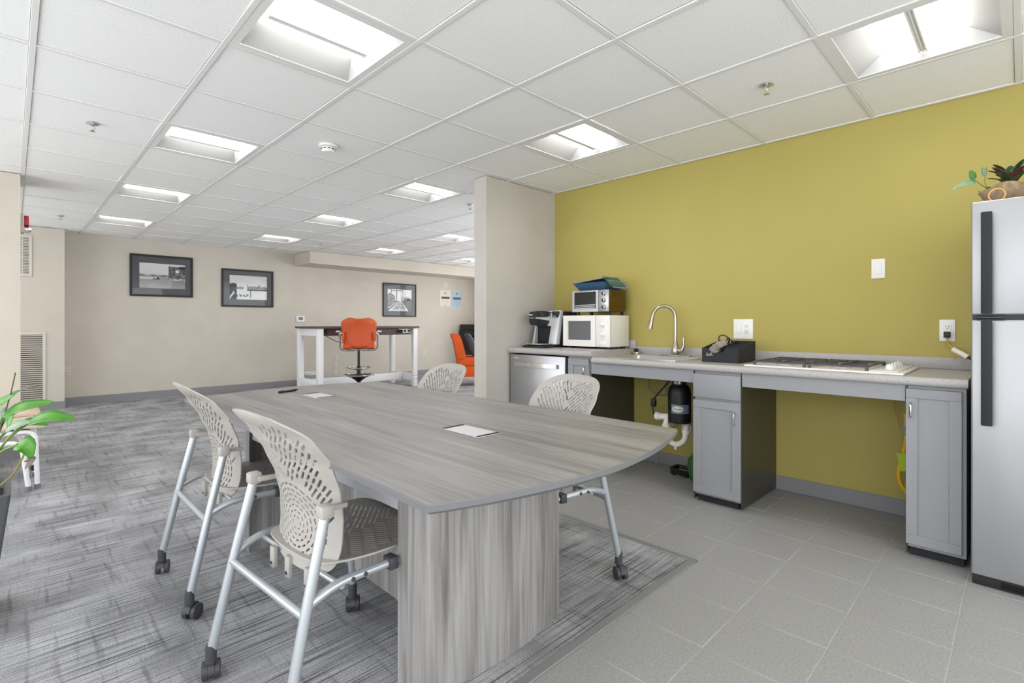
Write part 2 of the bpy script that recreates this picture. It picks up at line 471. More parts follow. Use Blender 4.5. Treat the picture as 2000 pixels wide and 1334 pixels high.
B().lathe([(.062, CZ+.004), (.064, CZ-.012), (.05, CZ-.018)], (1.583, 3.36, 0), 28).make('base', 'white', t)
B().lathe([(.046, CZ-.016), (.046, CZ-.032), (.038, CZ-.046), (.02, CZ-.049)], (1.583, 3.36, 0), 28).make('sensor_head', 'white', t)
b = B()
for k in range(10):
    a = 2*PI*k/10; p = Vector((1.583+.0465*math.cos(a), 3.36+.0465*math.sin(a), CZ-.027))
    b.box(-.001, .001, -.009, .009, -.003, .003, M=Matrix.Translation(p)@Matrix.Rotation(a, 4, 'Z'))
b.make('vent_slot', 'black', t)
t = thing('fire_alarm_strobe', 'red and white fire alarm strobe on the side of the left pier', 'fire alarm', (.052, 5.95, 1.97))
B().box(.052, .075, 5.88, 6.02, 1.90, 2.06, .004).make('back_plate', 'beige_wall', t)
B().box(.075, .105, 5.9, 6.0, 1.965, 2.045, .006).make('sounder', 'red', t)
B().lathe([(.03, .075), (.032, .105), (.02, .12)], (0, 5.95, 1.935), 14, axis='x').make('strobe_lens', 'chrome', t)

# ------------------------------------------------------------------ perforated nesting chairs
def capsule(pl, wd):
    """thicken a 2D polyline into a slot polygon with rounded ends"""
    pl = [Vector((p[0], p[1])) for p in pl]; L, R = [], []
    for i, p in enumerate(pl):
        a = pl[max(0, i-1)]; b = pl[min(len(pl)-1, i+1)]; t = (b-a).normalized(); nn = Vector((-t.y, t.x))
        L.append(p+nn*wd/2); R.append(p-nn*wd/2)
    t0 = (pl[0]-pl[1]).normalized()*wd*.35; t1 = (pl[-1]-pl[-2]).normalized()*wd*.35
    return [(L[0]*.8+R[0]*.2)+t0]+L+[(L[-1]*.8+R[-1]*.2)+t1, (R[-1]*.8+L[-1]*.2)+t1]+R[::-1]+[(R[0]*.8+L[0]*.2)+t0]
def shell_mesh(outline, holes, fmap, grid=.013, thick=.0055):
    verts = [Vector(p) for p in outline]; faces = [list(range(len(verts)))]
    def inside(p, poly):
        c = False; j = len(poly)-1
        for i in range(len(poly)):
            a, b = poly[i], poly[j]
            if (a[1] > p[1]) != (b[1] > p[1]) and p[0] < (b[0]-a[0])*(p[1]-a[1])/(b[1]-a[1])+a[0]: c = not c
            j = i
        return c
    edges = [(i, (i+1) % len(verts)) for i in range(len(verts))]
    for hp in holes:
        n0 = len(verts); verts += [Vector(p) for p in hp]; k = len(hp)
        edges += [(n0+i, n0+(i+1) % k) for i in range(k)]
    bb_ = [(min(p[0] for p in h), max(p[0] for p in h), min(p[1] for p in h), max(p[1] for p in h)) for h in holes]
    us = [p[0] for p in outline]; vs_ = [p[1] for p in outline]
    u = min(us)
    while u < max(us):
        v = min(vs_)
        while v < max(vs_):
            if inside((u, v), outline) and not any(q[0]-.003 < u < q[1]+.003 and q[2]-.003 < v < q[3]+.003 for q in bb_): verts.append(Vector((u, v)))
            v += grid
        u += grid
    r = delaunay_2d_cdt(verts, edges, [], 0, 1e-5)
    vo, fo = r[0], r[2]; tri = []
    for f in fo:
        c = sum((vo[i] for i in f), Vector((0, 0)))/len(f)
        if not inside(c, outline): continue
        if any(q[0] <= c.x <= q[1] and q[2] <= c.y <= q[3] and inside(c, hp) for hp, q in zip(holes, bb_)): continue
        tri.append(list(f))
    b = B(); bm = b.bm
    V = [Vector(fmap(p.x, p.y)) for p in vo]
    N = []
    for p in vo:
        e = 1e-3; a = Vector(fmap(p.x+e, p.y))-Vector(fmap(p.x-e, p.y)); c = Vector(fmap(p.x, p.y+e))-Vector(fmap(p.x, p.y-e))
        N.append(a.cross(c).normalized())
    used = sorted({i for f in tri for i in f})
    A = {i: bm.verts.new(V[i]+N[i]*thick/2) for i in used}; D = {i: bm.verts.new(V[i]-N[i]*thick/2) for i in used}
    cnt = {}
    for f in tri:
        for x, y in zip(f, f[1:]+f[:1]): cnt[(x, y)] = 1
    for f in tri:
        bm.faces.new([A[i] for i in f]); bm.faces.new([D[i] for i in f[::-1]])
    for (x, y) in cnt:
        if (y, x) not in cnt: bm.faces.new((A[y], A[x], D[x], D[y]))
    return b
def mirror_outline(tab, n=5):
    R = catmull([(w_, q, 0) for q, w_ in tab], n); pts = [(p.x, p.y) for p in R]
    pts = [(max(p[0], 0), p[1]) for p in pts]
    left = [(-x, y) for x, y in pts[::-1] if x > 1e-4]
    return [p for p in pts]+left
def in_outline(p, tab, inset):
    if p[1] < tab[0][0]+inset or p[1] > tab[-1][0]-inset*.9: return False
    wq = interp([(q, w_) for q, w_ in tab], p[1]); wt = interp([(q, w_) for q, w_ in tab], min(tab[-1][0], p[1]+inset*.7))
    return abs(p[0]) < min(wq, wt+.012)-inset*.85
BACK = [(0, .0), (.0, .06), (.006, .13), (.03, .172), (.09, .188), (.18, .196), (.27, .208), (.34, .216), (.39, .212), (.43, .19), (.458, .14), (.47, .08), (.474, .0)]
def back_holes():
    H = []; out = [(q, w_) for q, w_ in BACK[1:]]
    ok = lambda p: in_outline(p, out, .03)
    c0 = Vector((0, .12)); R0 = .125
    s2 = math.sqrt(.5)
    def far(p): return (Vector((p[0]*.9, p[1]))-c0).length > R0+.008
    step = .0165
    # chevrons: each line q = q0 + |p|, cut into staggered dashes
    k = 0; q0 = -.16
    while q0 < .45:
        ph = (k % 2)*.022
        # centre V for alternate lines
        for s in (-1, 1):
            d = 0.0 if False else -.0
            t0 = .006+ph*.9
            while t0 < .34:
                t1 = t0+(.026 if (k % 3) else .036)
                pl = []
                m_ = 4
                for i in range(m_+1):
                    t = t0+(t1-t0)*i/m_
                    pl.append((s*t*s2, q0+t*s2))
                if all(ok(p) and far(p) and p[1] > .14 for p in pl): H.append(capsule(pl, .0074))
                t0 = t1+.0105
        if k % 2 == 1:
            t = .026; pl = [(-t*s2, q0+t*s2), (-.012*s2, q0+.013*s2), (0, q0+.008), (.012*s2, q0+.013*s2), (t*s2, q0+t*s2)]
        k += 1; q0 += step/s2
    # concentric dashes over the lumbar area
    r = .02; kk = 0
    while r < R0+.005:
        cnt = max(5, int(2*PI*r/(.017+.085*r))); da = 2*PI/cnt
        for i in range(cnt):
            a = da*(i+.5*(kk % 2)); ln = (.38+1.6*r)*da
            pl = [(c0.x+1.12*r*math.cos(a+ln*(f-.5)), c0.y+.95*r*math.sin(a+ln*(f-.5))) for f in (0, .33, .67, 1)]
            if all(ok(p) and p[1] > .02 for p in pl): H.append(capsule(pl, .0042+.022*r))
        r += .0175; kk += 1
    # dotted row under the top edge
    for i in range(-8, 9):
        a = i/8; p = (.165*a, .437-.055*abs(a)**2.6)
        H.append(capsule([(p[0], p[1]-.002), (p[0]+.0006, p[1]+.003)], .0042))
    return H
def back_map(p, q):
    z = .395+q*1.02
    x = interp([(.39, -.105), (.48, -.092), (.56, -.094), (.64, -.112), (.72, -.146), (.80, -.192), (.87, -.245)], z)
    return (x+(.043-.012*max(0, (q-.3)/.17))*(abs(p)/.2)**2.2, p, z)
SEAT = [(0, .0), (.0, .08), (.012, .16), (.05, .192), (.15, .214), (.28, .224), (.36, .212), (.41, .175), (.44, .10), (.448, .0)]
def seat_holes():
    H = []; out = [(q, w_) for q, w_ in SEAT[1:]]
    ok = lambda p: in_outline(p, out, .03)
    s2 = math.sqrt(.5); k = 0; q0 = -.2
    while q0 < .42:
        for s in (-1, 1):
            t0 = .006+(k % 2)*.02
            while t0 < .36:
                t1 = t0+.033
                pl = [(s*(t0+(t1-t0)*i/4)*s2, q0+(t0+(t1-t0)*i/4)*s2) for i in range(5)]
                if all(ok(p) for p in pl): H.append(capsule(pl, .006))
                t0 = t1+.011
        k += 1; q0 += .0175/s2
    return H
def seat_map(p, r):
    z = .437-.012*math.sin(PI*min(1, r/.4))+.016*(abs(p)/.21)**2
    if r > .37: z -= (r-.37)**2*3.2
    return (-.115+r, p, z)
def make_chair():
    t = thing('nesting_chair', '', 'chair')
    sh = shell_mesh(mirror_outline(BACK), back_holes(), back_map).make('backrest', 'shell', t, ang=50)
    se = shell_mesh(mirror_outline(SEAT), seat_holes(), seat_map).make('seat', 'shell', t, ang=50)
    for s in (-1, 1):
        B().tube([(-.252, s*.245, .09), (-.19, s*.236, .36), (-.128, s*.226, .612)], .015, 14).make('leg', 'steel_tube', t)
        b = B().box(-.148, -.108, s*.226-.02, s*.226+.02, .598, .635, .008)
        y_a, y_b = sorted((s*.196, s*.214)); b.prism([(-.125, .606), (-.052, .604), (-.05, .617), (-.125, .622)], y_a, y_b, 'y', .002)
        b.make('back_bracket', 'shell', t)
        pts = fillet([(-.183, s*.235, .385), (-.10, s*.243, .418), (.10, s*.243, .412), (.235, s*.243, .40), (.252, s*.243, .09)], .05)
        B().tube(pts, .0125, 12).make('leg', 'steel_tube', t)
        cl = B().box(.06, .09, s*.243-.02, s*.243+.02, .395, .432, .004)
        cl.make('seat_clamp', 'caster', t)
        b = B()
        for x in (-.06, -.02): b.lathe([(.006, -.016), (.006, .016)], (x, s*.243, .416), 10, 'y')
        b.make('bolt', 'caster', t)
    B().tube([(-.192, -.236, .36), (-.192, .236, .36)], .012, 12).make('crossbar', 'steel_tube', t)
    B().tube([(-.09, -.248, .405), (-.09, .248, .405)], .008, 10).make('under_seat_rod', 'steel_tube', t)
    for y in (-.1, .02, .12):
        tb = B().box(-.118, -.104, y-.014, y+.014, .35, .415, .003).make('hinge_tab', 'shell', t)
        B().lathe([(.005, -.121), (.005, -.117)], (0, y, .365), 10, 'x').make('screw', 'caster', tb)
    for i, (x, y, a) in enumerate(((-.252, -.245, 40), (-.252, .245, 70), (.252, -.243, 20), (.252, .243, 55))):
        a = math.radians(a); M = Matrix.Translation((x, y, 0))@Matrix.Rotation(a, 4, 'Z')
        b = B(); b.lathe([(.0165, .062), (.0165, .105), (.0145, .115)], (x, y, 0), 14)
        q = B()
        for s_ in (0,):
            pts = []
            for k in range(9):
                an = PI*k/8; pts.append((.016+.031*math.cos(an), .032+.031*math.sin(an)))
            q.prism(pts, -.0085, .0085, 'y')
        for v in q.bm.verts: v.co = M @ v.co
        b.merge(q.bm)
        c = b.make('caster', 'caster', t)
        for s_ in (-1, 1):
            q = B(); q.lathe([(.02, s_*.009), (.0285, s_*.009), (.0285, s_*.024), (.022, s_*.0265), (.006, s_*.027)], (.016, 0, .0285), 20, 'y')
            for v in q.bm.verts: v.co = M @ v.co
            q.make('wheel', 'caster', c)
    return t
ch = make_chair()
def place(o, x, y, deg, label, grp='nesting chairs at the conference table'):
    o.location = (x, y, .003); o.rotation_euler = (0, 0, math.radians(deg)); o['label'] = label; o['group'] = grp
place(ch, .72, 1.548, 4.5, 'perforated nesting chair in front at the near left side of the table, seen from behind')
place(copy_tree(ch), .735, 2.435, 0, 'perforated nesting chair at the far left side of the table, seen from behind')
place(copy_tree(ch), 1.730, 1.530, 169, 'tan perforated nesting chair across the table in front of the dishwasher')
place(copy_tree(ch), 1.71, 2.44, 174, 'tan perforated nesting chair across the table left of the partition wall')

# ------------------------------------------------------------------ conference table
TC = (1.188, 1.92, 0)
t = thing('conference_table', 'long grey woodgrain conference table with bowed ends on panel legs', 'table', TC)
def top_outline(inset):
    x0, x1 = .63+inset, 1.748-inset; pts = []
    for k in range(25):
        f = k/24; x = x0+(x1-x0)*f; pts.append((x, .875-.11*math.sin(PI*f)**.9+inset))
    for k in range(25):
        f = k/24; x = x1+(x0-x1)*f; pts.append((x, 2.965+.12*math.sin(PI*f)**.9-inset))
    return pts
b = B(); layers = [(.0, .74), (.0, .728), (.018, .712)]
A = [[b.bm.verts.new((x, y, z)) for x, y in top_outline(i)] for i, z in [(.002, .7425)]+layers[:0]]
b.bm.faces.new(A[0])
top = b.make('table_top', 'table_top', t, smooth=False)
b = B(); R = []
for i, z in [(.002, .7424), (.0, .7405), (.0, .727), (.03, .708)]: R.append([b.bm.verts.new((x, y, z)) for x, y in top_outline(i)])
for A_, D_ in zip(R, R[1:]):
    n_ = len(A_)
    for k in range(n_): b.bm.faces.new((A_[k], A_[(k+1) % n_], D_[(k+1) % n_], D_[k]))
b.bm.faces.new(R[-1]); b.make('edge_band', 'table_edge', t, ang=30)
def pedestal(s, yend, ybul, yback):
    pts = []
    for k in range(21):
        f = k/20; x = .837+(1.532-.837)*f; pts.append((x, yend+(ybul-yend)*(1-(2*f-1)**2)))
    pts += [(1.532, yback), (.837, yback)]
    return B().prism(pts, .003, .71).make('pedestal', 'table_side', t, ang=30)
pedestal(1, 1.255, 1.205, 1.31); pedestal(-1, 2.69, 2.74, 2.635)
for x in (.85, 1.5):
    B().box(x, x+.02, 1.311, 2.634, .555, .709, .002, 1).make('apron', 'apron_grey', t)
B().box(1.05, 1.32, 1.311, 2.634, .08, .55).make('centre_panel', 'table_side', t)
def power_plate(cx, cy, label):
    p = thing('power_module', label, 'power outlet', (cx, cy, .7425), 'table power modules')
    B().box(cx-.051, cx+.051, cy-.102, cy+.102, .7428, .7455, .001, 1).make('lid', 'plate_silver', p)
    for s in (-1, 1): B().box(cx-.049, cx+.049, cy+s*.094-.006, cy+s*.094+.006, .7456, .747).make('cable_slot', 'black_soft', p)
power_plate(1.176, 1.37, 'silver power module lid set in the near part of the table top')
power_plate(1.168, 2.6, 'silver power module lid set in the far part of the table top')
t2 = thing('pen', 'black pen lying on the far end of the table', 'pen', (1.11, 2.86, .7425))
B().tube([(1.05, 2.832, .7485), (1.16, 2.878, .7485)], [.0055, .006], 10).make('barrel', 'black', t2)
B().tube([(1.16, 2.878, .7485), (1.178, 2.886, .7485)], [.006, .002], 10).make('tip', 'black_gloss', t2)
B().box(1.052, 1.085, 2.835, 2.84, .754, .756, M=Matrix.Translation((1.05,2.832,0))@Matrix.Rotation(.39,4,'Z')@Matrix.Translation((-1.05,-2.837,0))).make('clip', 'black', t2)

# ------------------------------------------------------------------ kitchen run
FX = 3.12
def handle(parent, x, y, z0, z1):
    B().tube(fillet([(x, y, z0), (x-.026, y, z0+.003), (x-.026, y, z1-.003), (x, y, z1)], .012, 4), .0045, 8).make('handle', 'chrome', parent)
def shaker(parent, x, y0, y1, z0, z1, hy, hz, rail=.055):
    """door face at x, panel recessed"""
    b = B()
    b.box(x, x+.019, y0, y1, z0, z0+rail, .0015, 1).box(x, x+.019, y0, y1, z1-rail, z1, .0015, 1)
    b.box(x, x+.019, y0, y0+rail, z0+rail, z1-rail, .0015, 1).box(x, x+.019, y1-rail, y1, z0+rail, z1-rail, .0015, 1)
    d = b.make('door', 'cabinet', parent)
    B().box(x+.009, x+.017, y0+rail-.002, y1-rail+.002, z0+rail-.002, z1-rail+.002).make('door_panel', 'cabinet', d)
    handle(d, x, hy, *hz)
# dishwasher
y0, y1 = 2.478, 3.098
t = thing('dishwasher', 'stainless steel dishwasher with bar handle under the raised counter', 'dishwasher', (3.4, 2.79, 0))
B().box(FX+.025, 3.70, y0, y1, .09, .862).make('body', 'black_soft', t)
B().box(FX-.005, FX+.024, y0+.012, y1-.003, .105, .862, .006).make('door', 'stainless', t)
b = B()
pts = [(FX-.012-.03*math.sin(PI*k/12)**.5, y0+.07+(y1-y0-.13)*k/12) for k in range(13)]
R = []
for x, y in pts: R.append([b.bm.verts.new((x+dx, y, z)) for dx, z in ((0, .765), (0, .797), (.008, .797), (.008, .765))])
for A_, D_ in zip(R, R[1:]):
    for k in range(4): b.bm.faces.new((A_[k], A_[(k+1) % 4], D_[(k+1) % 4], D_[k]))
b.bm.faces.new(R[0]); b.bm.faces.new(R[-1]); b.make('handle', 'chrome', t)
B().box(FX-.007, FX-.004, y1-.10, y1-.045, .832, .838).box(FX-.007, FX-.004, y1-.10, y1-.045, .824, .828).make('badge', 'plate_silver', t)
B().box(FX+.03, 3.6, y0, y1, .0, .09).make('toe_kick', 'black', t)
# small cabinet
t = thing('base_cabinet', 'narrow grey base cabinet between dishwasher and sink knee space', 'cabinet', (3.4, 2.36, 0), 'grey kitchen cabinets')
B().box(FX+.02, WX-.008, 2.262, 2.474, .09, .87).make('body', 'cabinet', t)
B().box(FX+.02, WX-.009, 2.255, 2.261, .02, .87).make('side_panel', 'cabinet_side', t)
shaker(t, FX, 2.268, 2.466, .10, .855, 2.298, (.70, .80), .05)
B().box(FX+.07, 3.6, 2.262, 2.474, 0, .09).make('toe_kick', 'black_soft', t)
# narrow drawer cabinet
t = thing('base_cabinet', 'grey base cabinet with one drawer between sink and cooktop', 'cabinet', (3.4, 1.31, 0), 'grey kitchen cabinets')
B().box(FX+.02, WX-.01, 1.172, 1.452, .045, .826).make('body', 'cabinet', t)
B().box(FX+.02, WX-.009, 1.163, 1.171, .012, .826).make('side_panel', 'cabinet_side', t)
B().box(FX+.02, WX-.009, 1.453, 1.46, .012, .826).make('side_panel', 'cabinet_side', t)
B().box(FX, FX+.019, 1.168, 1.458, .662, .81, .003).make('drawer', 'cabinet', t)
shaker(t, FX, 1.168, 1.458, .06, .645, 1.197, (.515, .59), .048)
B().box(FX+.04, 3.7, 1.19, 1.44, 0, .045).make('toe_kick', 'black_soft', t)
# tall-door cabinet
t = thing('base_cabinet', 'grey single-door base cabinet beside the refrigerator', 'cabinet', (3.4, .285, 0), 'grey kitchen cabinets')
B().box(FX+.02, WX-.01, .176, .385, .045, .826).make('body', 'cabinet', t)
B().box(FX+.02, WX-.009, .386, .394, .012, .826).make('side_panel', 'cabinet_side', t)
shaker(t, FX, .19, .392, .062, .812, .372, (.675, .745), .045)
B().box(FX+.04, 3.7, .185, .38, 0, .045).make('toe_kick', 'black_soft', t)
# apron rails
tag(B().box(FX+.012, FX+.03, 1.461, 2.254, .748, .828, .001, 1).make('apron_rail', 'cabinet', loc=(FX, 1.85, .748)), 'grey apron board under the sink counter', 'apron board', 'counter apron boards')
tag(B().box(FX+.012, FX+.03, .395, 1.162, .748, .828, .001, 1).make('apron_rail', 'cabinet', loc=(FX, .78, .748)), 'grey apron board under the cooktop counter', 'apron board', 'counter apron boards')
# counters
def nose(b, y0, y1, zt, zb, x0, x1):
    r = (zt-zb)*.42; pts = []
    for k in range(7):
        a = PI/2+PI/2*k/6; pts.append((x0+r+r*math.cos(a), zt-r+r*math.sin(a)))
    for k in range(7):
        a = PI+PI/2*k/6; pts.append((x0+r+r*math.cos(a), zb+r+r*math.sin(a)))
    pts += [(x1, zb), (x1, zt)]
    b.prism(pts, y0, y1, 'y')
t = thing('countertop', 'raised speckled grey countertop over the dishwasher', 'countertop', (3.42, 2.67, .88))
b = B(); nose(b, 2.232, 3.112, .918, .872, 3.098, WX-.001); b.make('slab', 'counter', t)
B().box(WX-.022, WX-.001, 2.232, 3.112, .919, .985, .003).make('backsplash', 'counter', t)
SK = (3.19, 3.655, 1.60, 2.16)        # sink cut-out
t = thing('countertop', 'long lower speckled grey countertop with sink and cooktop', 'countertop', (3.42, 1.2, .83))
b = B(); nose(b, .168, 2.231, .872, .829, 3.098, SK[0])
b.box(SK[0], WX-.001, .168, SK[2], .829, .872).box(SK[0], WX-.001, SK[3], 2.231, .829, .872).box(SK[1], WX-.001, SK[2], SK[3], .829, .872)
b.make('slab', 'counter', t, ang=30)
B().box(WX-.022, WX-.001, .168, 2.231, .873, .938, .003).make('backsplash', 'counter', t)
# sink
t = thing('kitchen_sink', 'stainless drop-in sink in the lower countertop', 'sink', ((SK[0]+SK[1])/2, (SK[2]+SK[3])/2, .7))
def rr(x0, x1, y0, y1, r, n=5):
    out = []
    for cx, cy, a0 in ((x1-r, y1-r, 0), (x0+r, y1-r, PI/2), (x0+r, y0+r, PI), (x1-r, y0+r, 1.5*PI)):
        for k in range(n+1): a = a0+PI/2*k/n; out.append((cx+r*math.cos(a), cy+r*math.sin(a)))
    return out
b = B(); R = []
for (g, z, r, bk) in ((-.018, .873, .03, 0), (-.014, .879, .03, 0), (.004, .878, .04, .06), (.008, .870, .05, .062), (.02, .745, .07, .075), (.06, .738, .05, .11)):
    R.append([b.bm.verts.new((x, y, z)) for x, y in rr(SK[0]+g, SK[1]-g-(bk if bk else 0), SK[2]+g, SK[3]-g, r)])
for A_, D_ in zip(R, R[1:]):
    n_ = len(A_)
    for k in range(n_): b.bm.faces.new((A_[k], A_[(k+1) % n_], D_[(k+1) % n_], D_[k]))
b.bm.faces.new(R[-1]); b.make('basin', 'sink_steel', t)
B().lathe([(.042, .7385), (.042, .741), (.03, .7405), (.01, .7395)], (3.42, 1.78, 0), 20).make('drain', 'chrome', t)
# faucet
fx, fy = 3.64, 1.838
t = thing('kitchen_faucet', 'brushed nickel gooseneck faucet behind the sink', 'faucet', (fx, fy, .878))
B().box(fx-.028, fx+.028, fy-.12, fy+.12, .8785, .886, .003).make('deck_plate', 'nickel', t)
B().lathe([(.027, .886), (.03, .9), (.03, .925), (.022, .955), (.0145, .985)], (fx, fy, 0), 22).make('body', 'nickel', t)
arc = [(fx, fy, .95), (fx, fy, 1.16)]
ca = math.radians(205)      # spout swings over the sink, slightly to the left
dx, dy = math.cos(math.radians(124)), math.sin(math.radians(124))
for k in range(1, 15):
    a = PI*k/15; rr_ = .085
    arc.append((fx+dx*(rr_-rr_*math.cos(a)), fy+dy*(rr_-rr_*math.cos(a)), 1.165+rr_*1.12*math.sin(a)))
B().tube(arc, .0125, 14).make('gooseneck', 'nickel', t)
e = Vector(arc[-1]); e2 = e+Vector((dx*.02, dy*.02, -.10))
B().tube([e+Vector((0,0,.004)), e*.5+e2*.5, e2], [.0135, .0165, .021], 14).make('spray_head', 'nickel', t)
b = B().tube([(fx, fy-.01, .92), (fx, fy-.055, .925)], [.02, .017], 14)
b.tube([(fx, fy-.05, .925), (fx, fy-.068, .96), (fx-.003, fy-.064, 1.02)], [.016, .009, .006], 12)
b.make('lever_handle', 'nickel', t)
# strainer
t = thing('sink_strainer', 'black and chrome sink stopper standing on the counter left of the faucet', 'sink strainer', (3.655, 2.195, .873))
cx, cy = 3.675, 2.196
B().lathe([(.02, .873), (.034, .880), (.036, .893), (.02, .9)], (cx, cy, 0), 20).make('basket', 'chrome', t)
B().lathe([(.012, .9), (.02, .905), (.016, .917), (.008, .922)], (cx, cy, 0), 16).make('knob', 'black', t)
# cutlery caddy
t = thing('cutlery_caddy', 'black open caddy with sloped sides on the counter', 'caddy', (3.46, 1.37, .873))
x0, x1, y0, y1, zb = 3.31, 3.60, 1.25, 1.485, .873
zf, zk = .965, 1.008
def notch():
    pts = [(y0, zb), (y0, zf)]
    for k in range(9):
        a = PI*k/8; pts.append(((y0+y1)/2+.02-.055*math.cos(a)*1, zf-.034*math.sin(a)))
    return pts+[(y1, zf), (y1, zb)]
B().prism(notch(), x0, x0+.006, 'x').make('front_panel', 'black_soft', t, smooth=False)
for y in (y0, y1-.005, 1.365):
    B().prism([(x0+.006, zb), (x0+.006, zf), (x1, zk), (x1, zb)], y, y+.005, 'y').make('side_panel', 'black_soft', t, smooth=False)
B().box(x1, x1+.005, y0, y1, zb, zk).make('back_panel', 'black_soft', t)
B().box(x0+.006, x1, y0+.005, y1-.005, zb, zb+.005).make('bottom_panel', 'black_soft', t)
for k, x in enumerate((3.40, 3.49)): B().box(x, x+.005, y0+.006, y1-.006, zb+.005, zf+.035*(x-x0)/(x1-x0)*1.0).make('divider', 'black_soft', t)
# plastic bag of cutlery
random.seed(3)
t = thing('cutlery_bag', 'crumpled clear plastic bag of cutlery sticking out of the black caddy', 'plastic bag', (3.40, 1.42, .89))
b = B(); bmesh.ops.create_icosphere(b.bm, subdivisions=3, radius=1)
for v in b.bm.verts:
    k = 1+.28*math.sin(9*v.co.x+3*v.co.z)*math.cos(7*v.co.y)+random.uniform(-.1, .1)
    v.co = Vector((3.385+v.co.x*.085*k, 1.415+v.co.y*.030*k-.3*v.co.x*.085, .965+v.co.z*.026*k+.55*(v.co.x*.085)))
b.make('bag', 'bag', t, ang=20)
for k in range(4):
    p = Vector((3.43+.012*k, 1.405-.012*k, .95)); q = p+Vector((.05, -.02+.01*k, .075))
    f = B().tube([p, p*.4+q*.6, q], [.003, .003, .006], 7); f.make('utensil', 'chrome' if k % 2 else 'black_gloss', t)
B().tube(catmull([(3.44, 1.42, .99), (3.45, 1.43, 1.035), (3.47, 1.40, 1.045), (3.49, 1.36, 1.01)], 5), .004, 7).make('strap', 'black', t)
# cooktop
t = thing('gas_cooktop', 'white four-burner gas cooktop with dark grates set in the counter', 'cooktop', (3.42, .775, .873))
B().box(3.125, 3.665, .40, 1.15, .8725, .883, .004).make('pan', 'white_gloss', t)
B().box(3.15, 3.64, .425, .545, .883, .888, .003).make('control_panel', 'white_gloss', t)
for yc in (.685, .97):
    g = B(); z = .903
    for x in (3.16, 3.63): g.box(x-.006, x+.006, yc-.13, yc+.13, z-.004, z+.004)
    for y in (-.13, 0, .13): g.box(3.16, 3.63, yc+y-.006, yc+y+.006, z-.004, z+.004)
    for xc in (3.275, 3.515):
        g.box(xc-.006, xc+.006, yc-.13, yc-.035, z-.004, z+.005); g.box(xc-.006, xc+.006, yc+.035, yc+.13, z-.004, z+.005)
        for a in (45, 135, 225, 315):
            r = math.radians(a); g.box(.04, .12, -.004, .004, z-.004, z+.005, M=Matrix.Translation((xc, yc, 0))@Matrix.Rotation(r, 4, 'Z'))
    for x in (3.16, 3.63):
        for y in (-.13, .13): g.box(x-.007, x+.007, yc+y-.007, yc+y+.007, .883, z)
    g.make('grate', 'grate', t, smooth=False)
    for xc in (3.275, 3.515):
        bn = B().lathe([(.045, .883), (.045, .889), (.03, .893)], (xc, yc, 0), 20).make('burner', 'plate_silver', t)
        B().lathe([(.03, .893), (.032, .899), (.02, .903)], (xc, yc, 0), 20).make('burner_cap', 'black', bn)
for k in range(4):
    xk = 3.27+.085*k
    kb = B().lathe([(.021, .888), (.021, .894), (.017, .91), (.014, .914)], (xk, .475, 0), 18); kb.box(xk-.02, xk+.02, .471, .479, .894, .919, .003)
    kb.make('knob', 'white_gloss', t)
# coffee maker
t = thing('coffee_maker', 'black and silver single-serve coffee machine on the raised counter', 'coffee maker', (3.42, 2.92, .918))
ya, yb = 2.775, 3.05
B().box(3.40, 3.66, ya+.008, yb-.008, .93, 1.232, .012).make('body', 'black_soft', t)
B().prism([(3.20, .919), (3.20, .932), (3.26, .945), (3.64, .945), (3.64, .919)], ya+.02, yb-.02, 'y', .004).make('drip_base', 'black', t)
B().box(3.215, 3.33, ya+.06, yb-.04, .9452, .950, .002).make('drip_tray', 'plate_silver', t)
for (a, c) in ((ya, ya+.085), (yb-.022, yb)):
    B().prism([(3.345, .945), (3.40, .945), (3.45, 1.235), (3.415, 1.24)], a, c, 'y', .004).make('front_panel', 'plate_silver', t)
B().prism([(3.372, 1.105), (3.41, 1.105), (3.44, 1.238), (3.405, 1.238)], ya+.086, yb-.10, 'y', .003).make('control_panel', 'plate_silver', t)
B().prism([(3.3685, 1.13), (3.3815, 1.13), (3.388, 1.16), (3.375, 1.16)], ya+.105, ya+.15, 'y').make('display', 'black_gloss', t)
B().prism([(3.385, 1.175), (3.394, 1.175), (3.407, 1.23), (3.398, 1.23)], ya+.10, ya+.145, 'y').make('window', 'mw_window', t)
B().prism([(3.366, 1.178), (3.372, 1.178), (3.3745, 1.193), (3.369, 1.193)], ya+.02, ya+.06, 'y').make('badge', 'grey_plastic', t)
b = B().lathe([(.045, 1.105), (.062, 1.125), (.066, 1.19), (.06, 1.232), (.03, 1.236)], (3.345, yb-.11, 0), 24, sx=1.0, sy=1.05); b.make('brew_head', 'black_soft', t)
b = B().lathe([(.03, 1.11), (.045, 1.135), (.05, 1.19), (.04, 1.225), (.02, 1.228)], (3.275, yb-.095, 0), 24); b.make('brew_nose', 'black_soft', t)
B().prism([(3.20, 1.168), (3.33, 1.155), (3.38, 1.15), (3.38, 1.19), (3.33, 1.18), (3.20, 1.178)], ya+.092, ya+.10, 'y').make('lift_lever', 'plate_silver', t)
B().box(3.205, 3.235, yb-.14, yb-.04, 1.168, 1.176, .003).make('lever_grip', 'nickel', t)
B().box(3.222, 3.226, yb-.115, yb-.075, 1.195, 1.203).make('badge', 'white', t)
